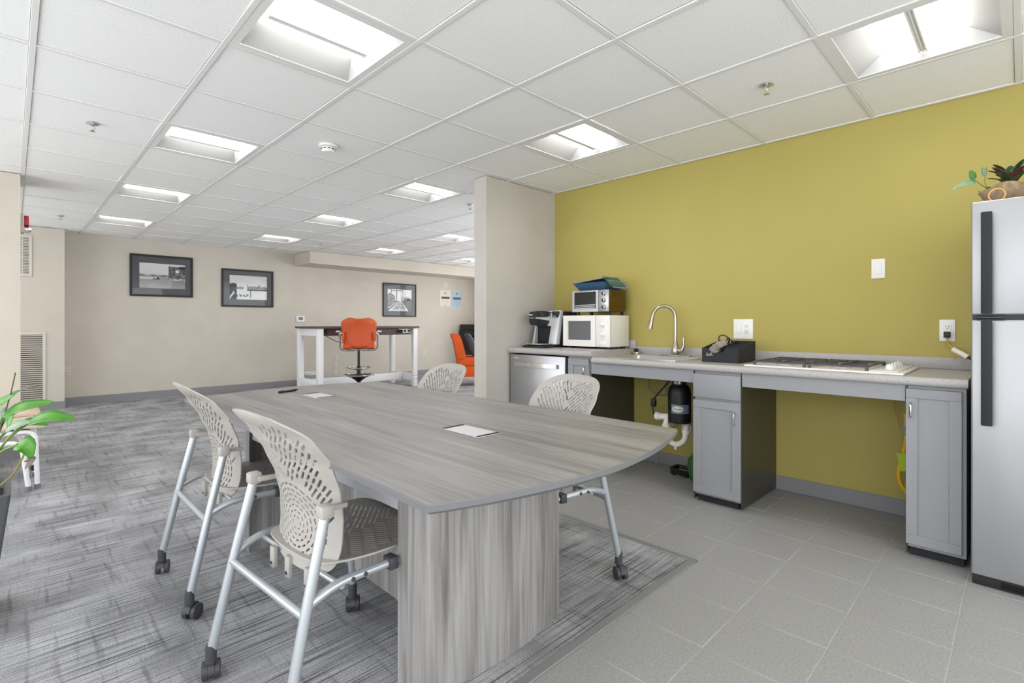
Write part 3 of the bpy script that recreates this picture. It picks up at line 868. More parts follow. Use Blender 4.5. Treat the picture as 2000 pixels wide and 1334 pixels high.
# microwave
t = thing('microwave', 'white microwave oven with two dials under the toaster oven', 'microwave', (3.55, 2.505, .918))
X0, X1, Y0, Y1, Z0, Z1 = 3.41, 3.695, 2.272, 2.742, .936, 1.192
B().box(X0+.02, X1, Y0+.003, Y1-.003, Z0, Z1, .006).make('body', 'mw_white', t)
yd = Y0+.137
b = B()
for (a, c, e_, f) in ((Y0+.137, Y1, Z0, Z0+.052), (Y0+.137, Y1, Z1-.046, Z1), (Y0+.137, Y0+.182, Z0+.052, Z1-.046), (Y1-.05, Y1, Z0+.052, Z1-.046)):
    b.box(X0-.006, X0+.02, a, c, e_, f)
d = b.make('door', 'mw_white', t, smooth=False)
B().box(X0+.006, X0+.012, Y0+.175, Y1-.045, Z0+.045, Z1-.04).make('window', 'mw_window', d)
B().box(X0-.003, X0+.02, Y0, yd-.003, Z0, Z1, .003).make('control_panel', 'mw_white', t)
for z in (Z0+.178, Z0+.098):
    kn = B().lathe([(.022, X0-.003), (.021, X0-.012), (.018, X0-.014)], (0, Y0+.068, z), 20, 'x').make('dial', 'white_gloss', t)
    B().box(X0-.024, X0-.012, Y0+.05, Y0+.086, z-.004, z+.004, .002).make('dial_grip', 'white_gloss', kn)
B().box(X0-.006, X0-.002, Y0+.035, Y0+.1, Z0+.02, Z0+.048, .002).make('door_button', 'white_gloss', t)
for x in (X0+.04, X1-.03):
    for y in (Y0+.04, Y1-.04): B().lathe([(.014, .9185), (.014, Z0)], (x, y, 0), 12).make('foot', 'black', t)
# toaster oven
t = thing('toaster_oven', 'stainless toaster oven with three knobs standing on the microwave', 'toaster oven', (3.55, 2.47, 1.192))
X0, X1, Y0, Y1, Z0, Z1 = 3.42, 3.672, 2.292, 2.655, 1.222, 1.398
B().box(X0+.012, X1, Y0, Y1, Z0, Z1, .006).make('body', 'toaster_side', t)
b = B().box(X0, X0+.012, Y0, Y0+.098, Z0, Z1, .002); b.make('control_panel', 'stainless', t)
b = B()
b.box(X0, X0+.012, Y0+.1, Y1, Z0, Z0+.024).box(X0, X0+.012, Y0+.1, Y1, Z1-.014, Z1).box(X0, X0+.012, Y0+.1, Y0+.122, Z0+.024, Z1-.014).box(X0, X0+.012, Y1-.022, Y1, Z0+.024, Z1-.014)
d = b.make('door', 'stainless', t, smooth=False)
B().box(X0+.004, X0+.008, Y0+.12, Y1-.02, Z0+.022, Z1-.012).make('glass', 'black_gloss', d)
B().tube([(X0-.02, Y0+.14, Z1-.012), (X0-.02, Y1-.05, Z1-.012)], .0065, 10).make('handle', 'chrome', d)
for z, r in ((Z0+.058, .004), (Z0+.045, .004), (Z0+.03, .006)):
    B().tube([(X0+.002, Y0+.13, z), (X0+.002, Y1-.03, z-.006)], r, 8).make('rack', 'plate_silver', d)
for z in (Z1-.03, Z1-.085, Z1-.14):
    kn = B().lathe([(.019, X0), (.019, X0-.006), (.015, X0-.018), (.012, X0-.02)], (0, Y0+.045, z), 20, 'x').make('knob', 'chrome', t)
    B().lathe([(.010, X0-.02), (.009, X0-.0215)], (0, Y0+.045, z), 16, 'x').make('knob_face', 'black', kn)
b = B()
for r in range(3):
    for k in range(4): b.box(X0+.05+.035*k, X0+.072+.035*k, Y0-.0006, Y0+.001, Z1-.028-.012*r, Z1-.024-.012*r)
b.make('vent_slot', 'black', t)
for x in (X0+.03, X1-.03):
    for y in (Y0+.02, Y1-.04): B().box(x-.012, x+.012, y-.01, y+.01, 1.1925, Z0, .002).make('foot', 'black', t)
# foil tray with folded cards
t = thing('foil_tray', 'shiny blue tray holding folded cardboard on top of the toaster oven', 'tray', (3.55, 2.47, 1.398))
b = B(); R = []
for g, z in ((.0, 1.400), (-.002, 1.405), (-.04, 1.462), (-.05, 1.463)):
    R.append([b.bm.verts.new(p) for p in ((3.45+g, 2.34+g*.6, z), (3.66-g, 2.34+g*.6, z), (3.66-g, 2.60-g, z), (3.45+g, 2.60-g, z))])
for A_, D_ in zip(R, R[1:]):
    for k in range(4): b.bm.faces.new((A_[k], A_[(k+1) % 4], D_[(k+1) % 4], D_[k]))
b.bm.faces.new(R[0]); b.make('tray', 'foil_blue', t, smooth=False)
b = B(); b.box(-.13, .13, -.15, .15, 0, .003, M=Matrix.Translation((3.54, 2.49, 1.475))@Matrix.Rotation(-.12, 4, 'X')@Matrix.Rotation(.1, 4, 'Z')); b.make('card', 'card_blue', t)
b = B(); b.box(-.12, .10, -.09, .02, 0, .003, M=Matrix.Translation((3.55, 2.345, 1.492))@Matrix.Rotation(.75, 4, 'X')); b.make('card', 'card_green', t)
b = B(); b.box(-.10, .12, -.08, .0, 0, .003, M=Matrix.Translation((3.56, 2.325, 1.475))@Matrix.Rotation(.9, 4, 'X')); b.make('card', 'card_blue', t)

# ------------------------------------------------------------------ wall plates
def socket_face(b, y, z, x, s=1, ax='x'):
    pass
def plate(y0, y1, z0, z1, label, kind):
    t = thing('wall_plate', label, 'outlet' if 'outlet' in kind else 'switch', (WX, (y0+y1)/2, (z0+z1)/2), 'white wall plates on the yellow wall')
    x = WX-.0005
    B().box(x-.006, x, y0, y1, z0, z1, .002).make('cover', 'white_gloss', t)
    cy, cz = (y0+y1)/2, (z0+z1)/2
    def rocker(y): B().box(x-.010, x-.0062, y-.0165, y+.0165, cz-.033, cz+.033, .0015).make('rocker', 'white_gloss', t)
    def duplex(y):
        f = B().box(x-.009, x-.0062, y-.017, y+.017, cz-.034, cz+.034, .0015).make('socket', 'white_gloss', t)
        b = B()
        for dz in (-.018, .018):
            for dy in (-.006, .006): b.box(x-.0094, x-.009, y+dy-.0012, y+dy+.0012, cz+dz-.001, cz+dz+.007)
            b.box(x-.0094, x-.009, y-.002, y+.002, cz+dz-.011, cz+dz-.006)
        b.make('socket_slot', 'black', f, smooth=False)
    if kind == 'switch': rocker(cy)
    if kind == 'outlet': duplex(cy)
    if kind == 'switch outlet': rocker(cy+.031); duplex(cy-.023)
    return t
plate(.567, .634, 1.397, 1.515, 'single white light switch plate high on the yellow wall', 'switch')
plate(1.313, 1.447, 1.017, 1.157, 'white double plate with a switch and outlet above the black caddy', 'switch outlet')
plate(.255, .322, 1.028, 1.148, 'white outlet plate with a black plug beside the refrigerator', 'outlet')
t = thing('adapter_cord', 'black plug with yellow cord and white adapter beside the refrigerator', 'power cord', (WX-.03, .28, 1.05))
B().box(WX-.04, WX-.0105, .274, .302, 1.048, 1.082, .004).make('plug', 'black', t)
B().tube(catmull([(WX-.03, .288, 1.05), (WX-.03, .284, 1.02), (WX-.035, .262, .985)], 6), .004, 8).make('cord', 'tan_ring', t)
B().tube([(WX-.035, .263, .986), (WX-.06, .20, .945)], .014, 12).make('adapter', 'pvc', t)
B().tube([(WX-.06, .20, .945), (WX-.075, .165, .92)], .006, 10).make('cord_end', 'black', t)

# ------------------------------------------------------------------ under the sink
t = thing('garbage_disposal', 'black garbage disposal with a printed label hanging under the sink', 'garbage disposal', (3.45, 1.712, .41))
dc = (3.45, 1.712, 0)
B().lathe([(.06, .412), (.078, .418), (.08, .44), (.08, .62), (.074, .66), (.055, .685), (.045, .69)], dc, 32).make('housing', 'black', t)
B().lathe([(.048, .69), (.052, .695), (.052, .712), (.04, .716), (.04, .735)], dc, 24).make('mount_ring', 'chrome', t)
b = B(); R = []
for k in range(9):
    a = math.radians(180+14-50+k*11.5+20); R.append([b.bm.verts.new((dc[0]+.0808*math.cos(a), dc[1]+.0808*math.sin(a), z)) for z in (.488, .552)])
for A_, D_ in zip(R, R[1:]): b.bm.faces.new((A_[0], D_[0], D_[1], A_[1]))
lb = b.make('label', 'label_blue', t)
b = B(); R = []
for k in range(15):
    f = k/14; a = math.radians(168+f*58); hh = .021*math.sqrt(max(0, 1-(2*f-1)**2))+.001
    R.append([b.bm.verts.new((dc[0]+.0813*math.cos(a), dc[1]+.0813*math.sin(a), z)) for z in (.52-hh, .52+hh)])
for A_, D_ in zip(R, R[1:]): b.bm.faces.new((A_[0], D_[0], D_[1], A_[1]))
b.make('label_oval', 'label_cream', lb)
fc = bpy.data.curves.new('label_text', 'FONT'); fc.body = 'Premier'; fc.size = .022; fc.align_x = 'CENTER'; fc.align_y = 'CENTER'; fc.shear = .25
to = bpy.data.objects.new('tmp', fc); C.objects.link(to); bpy.context.view_layer.update()
me = bpy.data.meshes.new_from_object(to.evaluated_get(bpy.context.evaluated_depsgraph_get())); bpy.data.objects.remove(to)
for v in me.vertices:
    a = math.radians(197)+v.co.x/.0815; v.co = Vector((dc[0]+.0817*math.cos(a), dc[1]+.0817*math.sin(a), .52+v.co.y))-OFF[lb]
me.materials.append(MATS['black']); _link(bpy.data.objects.new('lettering', me), lb)
t = thing('drain_pipe', 'white plastic drain trap below the garbage disposal', 'drain pipe', (3.45, 1.70, .25))
B().tube(fillet([(3.45, 1.79, .455), (3.43, 1.81, .40), (3.43, 1.80, .285), (3.44, 1.735, .245), (3.45, 1.67, .285), (3.46, 1.665, .41), (3.70, 1.66, .43)], .045, 6), .021, 14).make('trap', 'pvc', t)
B().lathe([(.028, .37), (.028, .395)], (3.43, 1.805, 0), 16).make('slip_nut', 'pvc', t)
B().lathe([(.028, .34), (.028, .365)], (3.458, 1.666, 0), 16).make('slip_nut', 'pvc', t)
B().tube([(3.44, 1.735, .245), (3.44, 1.735, .22)], .012, 10).make('cleanout_plug', 'pvc', t)
B().tube([(3.45, 1.78, .445), (3.44, 1.865, .44)], .024, 14).make('inlet_elbow', 'pvc', t)
B().tube([(3.44, 1.862, .44), (3.44, 1.89, .44)], .03, 14).make('inlet_cap', 'pvc', t)
t = thing('disposal_cord', 'black power cord with inline switch beside the disposal', 'power cord', (3.5, 1.9, .5))
B().tube(catmull([(3.50, 1.80, .72), (3.5, 1.86, .65), (3.5, 1.925, .575), (3.5, 1.945, .53), (3.5, 1.945, .45), (3.52, 1.90, .42), (3.6, 1.84, .42)], 6), .006, 8).make('cord', 'black', t)
B().box(3.485, 3.515, 1.925, 1.962, .495, .555, .006).make('inline_switch', 'black', t)
tag(B().tube(catmull([(3.60, 1.80, .74), (3.60, 1.84, .62), (3.6, 1.93, .57), (3.61, 2.03, .60), (3.62, 2.05, .67), (3.62, 1.99, .715), (3.62, 1.90, .68), (3.61, 1.90, .61), (3.60, 1.86, .60), (3.60, 1.82, .66), (3.60, 1.79, .74)], 8), .0055, 8).make('supply_hose', 'hose_grey', loc=(3.6, 1.9, .6)), 'grey braided hose looped against the yellow wall under the sink', 'hose')
t = thing('shutoff_valve', 'small chrome shutoff valve with riser left of the disposal', 'valve', (3.68, 1.88, .4))
B().tube([(3.70, 1.885, .45), (3.70, 1.885, .60)], .008, 10).make('riser', 'chrome', t)
B().tube([(3.70, 1.885, .455), (WX-.002, 1.885, .455)], .011, 10).make('body', 'nickel', t)
B().lathe([(.006, 3.66), (.02, 3.665), (.02, 3.672), (.006, 3.676), (.006, 3.70)], (0, 1.885, .455), 14, 'x').make('handle', 'chrome', t)
tag(B().tube(catmull([(3.735, 1.83, .36), (3.70, 1.93, .28), (3.66, 1.99, .12), (3.62, 1.98, .03), (3.58, 1.88, .008), (3.52, 1.75, .008), (3.50, 1.70, .01)], 7), .004, 7).make('thin_cable', 'hose_grey', loc=(3.6, 1.85, 0)), 'thin grey cable dropping from the wall to the floor under the sink', 'cable')
t = thing('low_outlet', 'small wall outlet half hidden behind the drain trap', 'outlet', (WX, 1.80, .35))
B().box(WX-.007, WX-.0005, 1.76, 1.84, .295, .41, .002).make('cover', 'pvc', t)
B().box(WX-.03, WX-.0075, 1.785, 1.815, .345, .375, .003).make('plug', 'black', t)
t = thing('floor_tray', 'black plastic box on the floor under the sink', 'box', (3.6, 1.74, 0))
b = B(); R = []
for g, z in ((0, .001), (-.008, .05), (.008, .05), (.012, .02)): R.append([b.bm.verts.new((x, y, z)) for x, y in rr(3.53+g, 3.66-g, 1.68+g, 1.83-g, .03)])
for A_, D_ in zip(R, R[1:]):
    for k in range(len(A_)): b.bm.faces.new((A_[k], A_[(k+1) % len(A_)], D_[(k+1) % len(A_)], D_[k]))
b.bm.faces.new(R[0]); b.bm.faces.new(R[-1]); b.make('box', 'black', t)
B().box(3.57, 3.62, 1.73, 1.80, .021, .03, .002).make('white_insert', 'white', t)
t = thing('green_jug', 'rounded green jug half hidden behind the drawer cabinet', 'jug', (3.49, 1.565, 0))
B().lathe([(.06, .001), (.085, .03), (.1, .10), (.095, .16), (.06, .21), (.03, .225), (.028, .25)], (3.5, 1.568, 0), 26).make('body', 'green', t)
B().lathe([(.032, .251), (.032, .27), (.01, .275)], (3.5, 1.568, 0), 16).make('cap', 'black', t)
t = thing('gas_connector', 'yellow gas hose with green tag hanging beside the right cabinet', 'hose', (3.62, .45, .2))
B().tube(catmull([(3.62, .455, .62), (3.62, .452, .50), (3.62, .465, .40), (3.62, .485, .29), (3.62, .478, .22), (3.62, .44, .17), (3.62, .41, .16)], 7), .011, 10).make('hose', 'yellow_hose', t)
B().lathe([(.014, .50), (.018, .505), (.018, .535), (.012, .54), (.012, .57)], (3.62, .452, 0), 8).make('fitting', 'steel_tube', t)
B().box(3.60, 3.603, .425, .485, .30, .40, M=Matrix.Translation((3.6, .45, .35))@Matrix.Rotation(-.2, 4, 'X')@Matrix.Translation((-3.6, -.45, -.35))).make('tag', 'green_tag', t)
B().tube([(3.72, .545, .745), (3.66, .47, .44)], .003, 6).make('lead_wire', 'tan_ring', t)

# ------------------------------------------------------------------ refrigerator
t = thing('refrigerator', 'stainless steel top-freezer refrigerator with black handles at the right edge', 'refrigerator', (3.35, -.2, 0))
FRX, fy0, fy1 = 2.985, -.56, .153
B().box(FRX+.07, 3.70, fy0+.005, fy1-.005, .03, 1.64, .005).make('body', 'grey_plastic', t)
up = B().box(FRX, FRX+.065, fy0, fy1, 1.163, 1.652, .008, 3).make('freezer_door', 'fridge_steel', t)
lo = B().box(FRX, FRX+.065, fy0, fy1, .045, 1.143, .008, 3).make('fridge_door', 'fridge_steel', t)
def fh(parent, z0, z1):
    b = B().box(FRX-.032, FRX-.018, .086, .121, z0, z1, .004)
    b.make('handle', 'black_soft', parent)
    for z in (z0+.03, z1-.03): B().box(FRX-.02, FRX+.001, .092, .115, z-.015, z+.015).make('handle_mount', 'black', parent)
fh(up, 1.168, 1.60); fh(lo, .694, 1.140)
B().box(FRX+.012, FRX+.07, fy0, fy1-.004, 1.143, 1.163).make('gasket', 'black', t)
B().box(FRX-.004, FRX+.02, .05, .135, 1.147, 1.159, .002).make('hinge', 'black_gloss', t)
B().box(FRX+.012, FRX+.07, fy0, fy1-.003, .003, .043, .003).make('base_grille', 'black_soft', t)
b = B()
for k in range(3): b.box(FRX+.006, FRX+.013, fy0+.05, .06, .011+.009*k, .016+.009*k)
b.make('grille_slot', 'black_gloss', t)

# ------------------------------------------------------------------ leaves
def leaf(b, pts, wd, fold=.25, up=Vector((0, 0, 1))):
    P = catmull(pts, 5); n_ = len(P); R = []
    for i, p in enumerate(P):
        t_ = (P[min(n_-1, i+1)]-P[max(0, i-1)]).normalized(); s = t_.cross(up)
        if s.length < .05: s = t_.cross(Vector((1, 0, 0)))
        s.normalize(); nn = s.cross(t_); f = i/(n_-1)
        ww = wd*max(.03, math.sin(PI*min(1, f**.75*.98+.02))**.8)
        R.append([b.bm.verts.new(p+s*ww*k+nn*ww*fold*abs(k)) for k in (-1, -.5, 0, .5, 1)])
    for A_, D_ in zip(R, R[1:]):
        for k in range(4): b.bm.faces.new((A_[k], A_[k+1], D_[k+1], D_[k]))
    return b
def thicken(o, th=.0012):
    md = o.modifiers.new('thickness', 'SOLIDIFY'); md.thickness = th
    return o
# plant on the refrigerator
t = thing('bowl_planter', 'tan scalloped bowl with ring handle on top of the refrigerator', 'planter', (3.2, -.04, 1.652))
b = B(); R = []
for (r, z) in ((.6, 1.653), (.78, 1.67), (.93, 1.70), (1.0, 1.73), (.97, 1.73), (.88, 1.70)):
    ring = []
    for k in range(48):
        a = 2*PI*k/48; wv = (1+.05*math.sin(7*a)*max(0, (z-1.66)/.07)); zz = z+(.014*math.sin(5*a+1.2) if z > 1.715 else 0)
        ring.append(b.bm.verts.new((3.2+.13*r*math.cos(a)*wv, -.04+.185*r*math.sin(a)*wv, zz)))
    R.append(ring)
for A_, D_ in zip(R, R[1:]):
    for k in range(48): b.bm.faces.new((A_[k], A_[(k+1) % 48], D_[(k+1) % 48], D_[k]))
b.bm.faces.new(R[0]); b.bm.faces.new(R[-1]); b.make('bowl', 'tan_bowl', t)
pts = [(3.075+.004*math.sin(a), .075+.026*math.cos(a), 1.685+.028*math.sin(a)) for a in [2*PI*k/24 for k in range(24)]]
B().tube(pts, .0035, 8, closed=True).make('ring_handle', 'tan_ring', t)
t = thing('rosette_plant', 'dark green rosette plant with reddish leaf edges in the bowl', 'plant', (3.2, .01, 1.70))
random.seed(8)
for k in range(22):
    a = 2*PI*k/22*3.3; r = random.uniform(.045, .10); hgt = random.uniform(.06, .125)
    c0 = Vector((3.17, .035, 1.715)); d = Vector((math.cos(a), math.sin(a), 0))
    b = B(); leaf(b, [c0, c0+d*r*.45+Vector((0, 0, hgt*.7)), c0+d*r+Vector((0, 0, hgt))], .017, .35)
    thicken(b.make('leaf', 'leaf_red' if k % 6 == 4 else 'leaf_dark', t))
t = thing('trailing_sprig', 'pale variegated sprig leaning left out of the refrigerator bowl', 'plant', (3.16, .1, 1.70))
B().tube(catmull([(3.17, .08, 1.70), (3.14, .12, 1.745), (3.11, .155, 1.78)], 5), .002, 6).make('stem', 'stem', t)
B().tube(catmull([(3.17, .09, 1.70), (3.15, .115, 1.76), (3.14, .108, 1.83)], 5), .0015, 6).make('stem', 'stem', t)
for (a, c, wd, mm) in (((3.12, .145, 1.765), (3.08, .205, 1.745), .016, 'leaf_pale'), ((3.115, .15, 1.775), (3.10, .165, 1.815), .014, 'leaf'), ((3.14, .115, 1.79), (3.12, .128, 1.825), .011, 'leaf_pale'), ((3.10, .17, 1.76), (3.08, .222, 1.735), .010, 'leaf_pale'), ((3.16, .09, 1.72), (3.12, .105, 1.728), .012, 'leaf_dark')):
    a, c = Vector(a), Vector(c); b = B(); leaf(b, [a, (a+c)/2+Vector((0, 0, .006)), c], wd, .2, up=Vector((-.8, -.2, .5))); thicken(b.make('leaf', mm, t))

# floor planter with peace-lily leaves at the left edge
t = thing('floor_planter', 'dark grey tapered square floor planter at the left edge', 'planter', (-.175, 2.82, 0))
b = B(); R = []
cx, cy = -.17, 2.80
for hw, z in ((.11, .004), (.168, .485), (.155, .487), (.145, .44)): R.append([b.bm.verts.new((x, y, z)) for x, y in rr(cx-hw, cx+hw, cy-hw, cy+hw, .012, 3)])
for A_, D_ in zip(R, R[1:]):
    for k in range(len(A_)): b.bm.faces.new((A_[k], A_[(k+1) % len(A_)], D_[(k+1) % len(A_)], D_[k]))
b.bm.faces.new(R[0]); b.make('pot', 'planter', t, ang=30)
b = B(); b.bm.faces.new([b.bm.verts.new((x, y, .445)) for x, y in rr(cx-.147, cx+.147, cy-.147, cy+.147, .012, 3)]); b.make('soil', 'soil', t)
t = thing('leafy_houseplant', 'green leafy houseplant with long pointed leaves at the left edge', 'plant', (-.14, 2.8, .45))
LV = [ # (base px, mid px, tip px, depth, width, material)
    ((-40, 800), (0, 790), (38, 762), 1.95, .026, 'leaf'), ((6, 812), (45, 797), (106, 785), 1.92, .028, 'leaf'), ((2, 838), (20, 812), (66, 784), 1.98, .03, 'leaf_pale'),
    ((56, 826), (95, 816), (148, 818), 1.85, .027, 'leaf'), ((10, 842), (35, 832), (62, 824), 1.86, .02, 'leaf_pale'), ((34, 868), (52, 872), (62, 895), 1.8, .03, 'leaf'),
    ((14, 842), (18, 825), (24, 806), 1.9, .022, 'leaf'), ((60, 895), (58, 905), (48, 916), 1.8, .018, 'leaf_brown'), ((0, 840), (4, 820), (14, 795), 2.0, .03, 'leaf_pale'),
    ((38, 764), (58, 757), (78, 757), 1.97, .008, 'leaf_brown'), ((36, 838), (55, 826), (95, 830), 1.9, .018, 'leaf')]
soil = Vector((-.1, 2.75, .45))
for k, (a, m_, c, d, wd, mm) in enumerate(LV):
    A_, M_, D_ = px(*a, d), px(*m_, d-.015), px(*c, d-.01)
    b = B(); leaf(b, [A_, M_+Vector((0, 0, .004)), D_], wd, .22, up=Vector((-.5, -.5, .7))); thicken(b.make('leaf', mm, t))
    if mm != 'leaf_brown' and k not in (0,):
        s0 = soil+Vector((.02*math.sin(k*2), .03*math.cos(k*3), 0)); q = (A_+s0)/2+Vector((.0, 0, .06))
        B().tube(catmull([s0, q, A_], 6), [.004]*13, 6).make('stem', 'stem', t)
B().tube(catmull([soil, px(12, 800, 1.95), px(30, 728, 1.9)], 6), .0022, 6).make('dry_stalk', 'leaf_brown', t)
B().tube(catmull([soil, px(22, 930, 1.85), px(50, 880, 1.8)], 6), .003, 6).make('stem', 'dry_stem', t)

# two low chairs against the left pier
def low_chair(y, label):
    t = thing('low_chair', label, 'chair', (-.15, y, 0), 'tan-seated tubular chairs by the left pier')
    for s in (-1, 1):
        yy = y+s*.19
        B().tube(fillet([(.125, yy, .025), (.115, yy, .395), (-.40, yy, .395), (-.42, yy, .025)], .06), .0145, 12).make('leg', 'white_paint', t)
        B().tube(fillet([(.08, yy-.035, .025), (.045, yy-.035, .335), (-.3, yy-.035, .335), (-.34, yy-.035, .025)], .06), .0145, 12).make('leg', 'white_paint', t)
        for x, d in ((.125, 0), (.08, -.035)): B().lathe([(.018, .004), (.018, .035)], (x, yy+d, 0), 12).make('foot_cap', 'grey_plastic', t)
    b = B().prism([(-.42, .415), (-.42, .43), (.10, .445), (.165, .425), (.16, .412), (.10, .425)], y-.21, y+.21, 'y', .004); b.make('seat', 'seat_tan', t)
    B().tube([(.0, y-.19, .395), (.0, y+.19, .395)], .01, 8).make('cross_tube', 'grey_plastic', t)
    b = B().ball((.06, y-.11, .385), .03, 12, (1.3, .8, .7)); b.make('seat_bumper', 'leaf_red' if False else 'grey_plastic', t)
    for s in (-1, 1): B().ball((.11, y+.19*s+.03, .16+.02*s), .022, 10, (1, .7, 1)).make('link_knob', 'black_soft', t)
low_chair(4.86, 'low chair with tan seat and white tubular legs nearest the planter')
low_chair(5.48, 'low chair with tan seat half hidden behind the first one by the pier')

# ------------------------------------------------------------------ pictures on the back wall
def prints(name, parent, x0, x1, z0, z1, y, fn, nx=84, nz_=60):
    me = bpy.data.meshes.new(name); vv, ff, col = [], [], []
    off = OFF[parent]
    for j in range(nz_+1):
        for i in range(nx+1):
            u, v = i/nx, j/nz_
            vv.append(Vector((x0+(x1-x0)*u, y, z0+(z1-z0)*v))-off)
            c = fn(u, v); c = min(255, c*1.22-8); c = (c, c, c); col.append((*lin(c), 1))
    for j in range(nz_):
        for i in range(nx):
            a = j*(nx+1)+i; ff.append((a, a+1, a+nx+2, a+nx+1))
    me.from_pydata(vv, [], ff); ca_ = me.color_attributes.new('Col', 'FLOAT_COLOR', 'POINT')
    for k, c in enumerate(col): ca_.data[k].color = c
    me.materials.append(MATS['print']); o = bpy.data.objects.new(name, me); _link(o, parent); OFF[o] = off
    return o
def hsh(x, y): 
    s = math.sin(x*127.1+y*311.7)*43758.5453; return s-math.floor(s)
def vn(x, y):
    i, j = math.floor(x), math.floor(y); f, g = x-i, y-j
    return (hsh(i, j)*(1-f)+hsh(i+1, j)*f)*(1-g)+(hsh(i, j+1)*(1-f)+hsh(i+1, j+1)*f)*g
def street(u, v):
    if u > .62 and v > .42 and v < .93-.1*max(0, .68-u)*10*.3 and not (v > .9 and u < .87):
        k = 110+80*(vn(u*30, v*26)-.5)
        if .78 < u < .86 and .66 < v < .78: k = 220
        if u > .86 and v > .8: k = 50
        if vn(u*60, v*18) > .7: k -= 50
        return k
    if v > .55: return 205-20*(1-v)+10*vn(u*4, v*4)
    if v > .45:
        if vn(u*22, v*30) > .45: return 90+60*vn(u*50, v*40)
        return 180
    if .28 < u < .43 and v > .36: return 60 if (v < .40 or .37 < u < .42) else 190
    if u > .6 and v > .34+.0*(u): return 90+130*vn(u*40, v*30)
    if v > .35 and u < .3: return 195
    return 165-45*v+18*vn(u*8, v*14)-20*(u > .7)
def harbor(u, v):
    if u < .18 and v < .68-.2*abs(u-.1)*2: 
        if u < .13 and v < .34 and abs(v-.05-u*2.2) < .06: return 200
        return 35+60*(vn(u*40, v*30) > .75)
    if u > .46 and .37 < v < .42: return 40
    if u > .46 and .42 <= v < .52+.05*vn(u*14, 1)+(.08 if .76 < u < .82 else 0): return 110+50*vn(u*40, v*40)
    if abs(u-.48) < .008 and .4 < v < .68: return 120
    if abs(u-.55) < .012 and .08 < v < .4: return 90
    if .17 < u < .36 and .42 < v < .52: return 140
    if v > .45: return 165+35*(1-abs(v-.6))+20*vn(u*4, v*6)
    if u < .5 and .1 < v < .22 and vn(u*30, v*24) > .5: return 110
    return 205+15*vn(u*10, v*10)
def rails(u, v):
    hz = .47
    if v < hz:
        vx = .55; s = (u-vx)/(hz-v+.03)
        for c, ww in ((-1.5, .09), (-.95, .09), (-.12, .035), (.1, .02), (.55, .07)):
            if abs(s-c) < ww: return 225
        if s < -1.05: return 100+60*vn(u*20, v*20)
        if s > .62: return 90+40*vn(u*40, v*40)
        return 150+60*(vn(3, 1/(hz-v+.03)*5) > .5)+20*vn(u*60, v*60)-30
    if u < .3 and v < .85-.9*abs(u-.12): return 90+90*vn(u*30, v*30)
    if abs(u-.37) < .02 or abs(u-.15) < .014: return 95
    if .12 < u < .64 and abs(v-.94) < .014: return 70
    if abs(u-.62) < .006: return 150
    if u > .68 and v < .6: return 40+150*(vn(u*22, v*30) > .6)
    if u > .55 and v < .68: return 150+60*vn(u*30, v*20)
    return 205+20*vn(u*6, v*6)
def picture(x0, x1, z0, z1, pr, fn, label, fw=.028):
    y = BY-.001
    t = thing('framed_picture', label, 'picture', ((x0+x1)/2, y, (z0+z1)/2), 'framed black and white pictures')
    b = B()
    b.box(x0, x1, y-.025, y, z0, z0+fw, .003, 1).box(x0, x1, y-.025, y, z1-fw, z1, .003, 1).box(x0, x0+fw, y-.025, y, z0+fw, z1-fw, .003, 1).box(x1-fw, x1, y-.025, y, z0+fw, z1-fw, .003, 1)
    b.make('frame', 'black', t)
    B().box(x0+fw-.002, x1-fw+.002, y-.008, y-.002, z0+fw-.002, z1-fw+.002).make('mat_board', 'picture_mat', t)
    w_, h_ = x1-x0, z1-z0
    prints('print', t, x0+w_*pr[0], x0+w_*pr[1], z0+h_*pr[2], z0+h_*pr[3], y-.0085, fn)
    B().box(x0+fw-.002, x1-fw+.002, y-.016, y-.014, z0+fw-.002, z1-fw+.002).make('glass', 'pane', t)
picture(1.241, 2.052, 1.53, 2.155, (.145, .87, .20, .80), street, 'framed black and white street picture, leftmost on the back wall')
picture(2.461, 3.282, 1.40, 2.027, (.15, .87, .20, .84), harbor, 'framed black and white harbour picture, middle one on the back wall')
picture(5.456, 6.272, 1.263, 1.959, (.14, .86, .17, .82), rails, 'framed black and white railway track picture right of the orange stool', .024)
def notice(x0, x1, z0, z1, m_, label):
    t = thing('wall_certificate', label, 'certificate', ((x0+x1)/2, BY, (z0+z1)/2), 'certificates on the back wall')
    y = BY-.0005
    B().box(x0, x1, y-.004, y, z0, z1).make('sheet', m_, t)
    w_, h_ = x1-x0, z1-z0; b = B()
    b.lathe([(.001, y-.0055), (.028, y-.0055), (.028, y-.004)], ((x0+x1)/2, 0, z0+h_*.83), 12, 'y') if False else None
    for k in range(5):
        a = PI/2+2*PI*k/5; b.box(-.006, .006, -.0005, .0005, .004, .026, M=Matrix.Translation(((x0+x1)/2, y-.0045, z0+h_*.83))@Matrix.Rotation(a, 4, 'Y'))
    b.box(x0+w_*.14, x0+w_*.9, y-.005, y-.004, z0+h_*.46, z0+h_*.60)
    b.box(x0+w_*.38, x0+w_*.6, y-.005, y-.004, z0+h_*.04, z0+h_*.065)
    for k in range(3): b.box(x0+w_*.2, x0+w_*.8, y-.0046, y-.004, z0+h_*(.33-.07*k), z0+h_*(.335-.07*k))
    b.make('printing', 'ink', t, smooth=False)
    for z in (z0-.006, z1-.002): B().box(x0, x1, y-.006, y, z, z+.008).make('holder', 'plate_silver', t)
notice(6.92, 7.225, 1.515, 1.868, 'paper_cream', 'cream certificate on the back wall, left of the pale blue one')
notice(7.26, 7.56, 1.505, 1.868, 'paper_blue', 'pale blue certificate on the back wall beside the cream one')
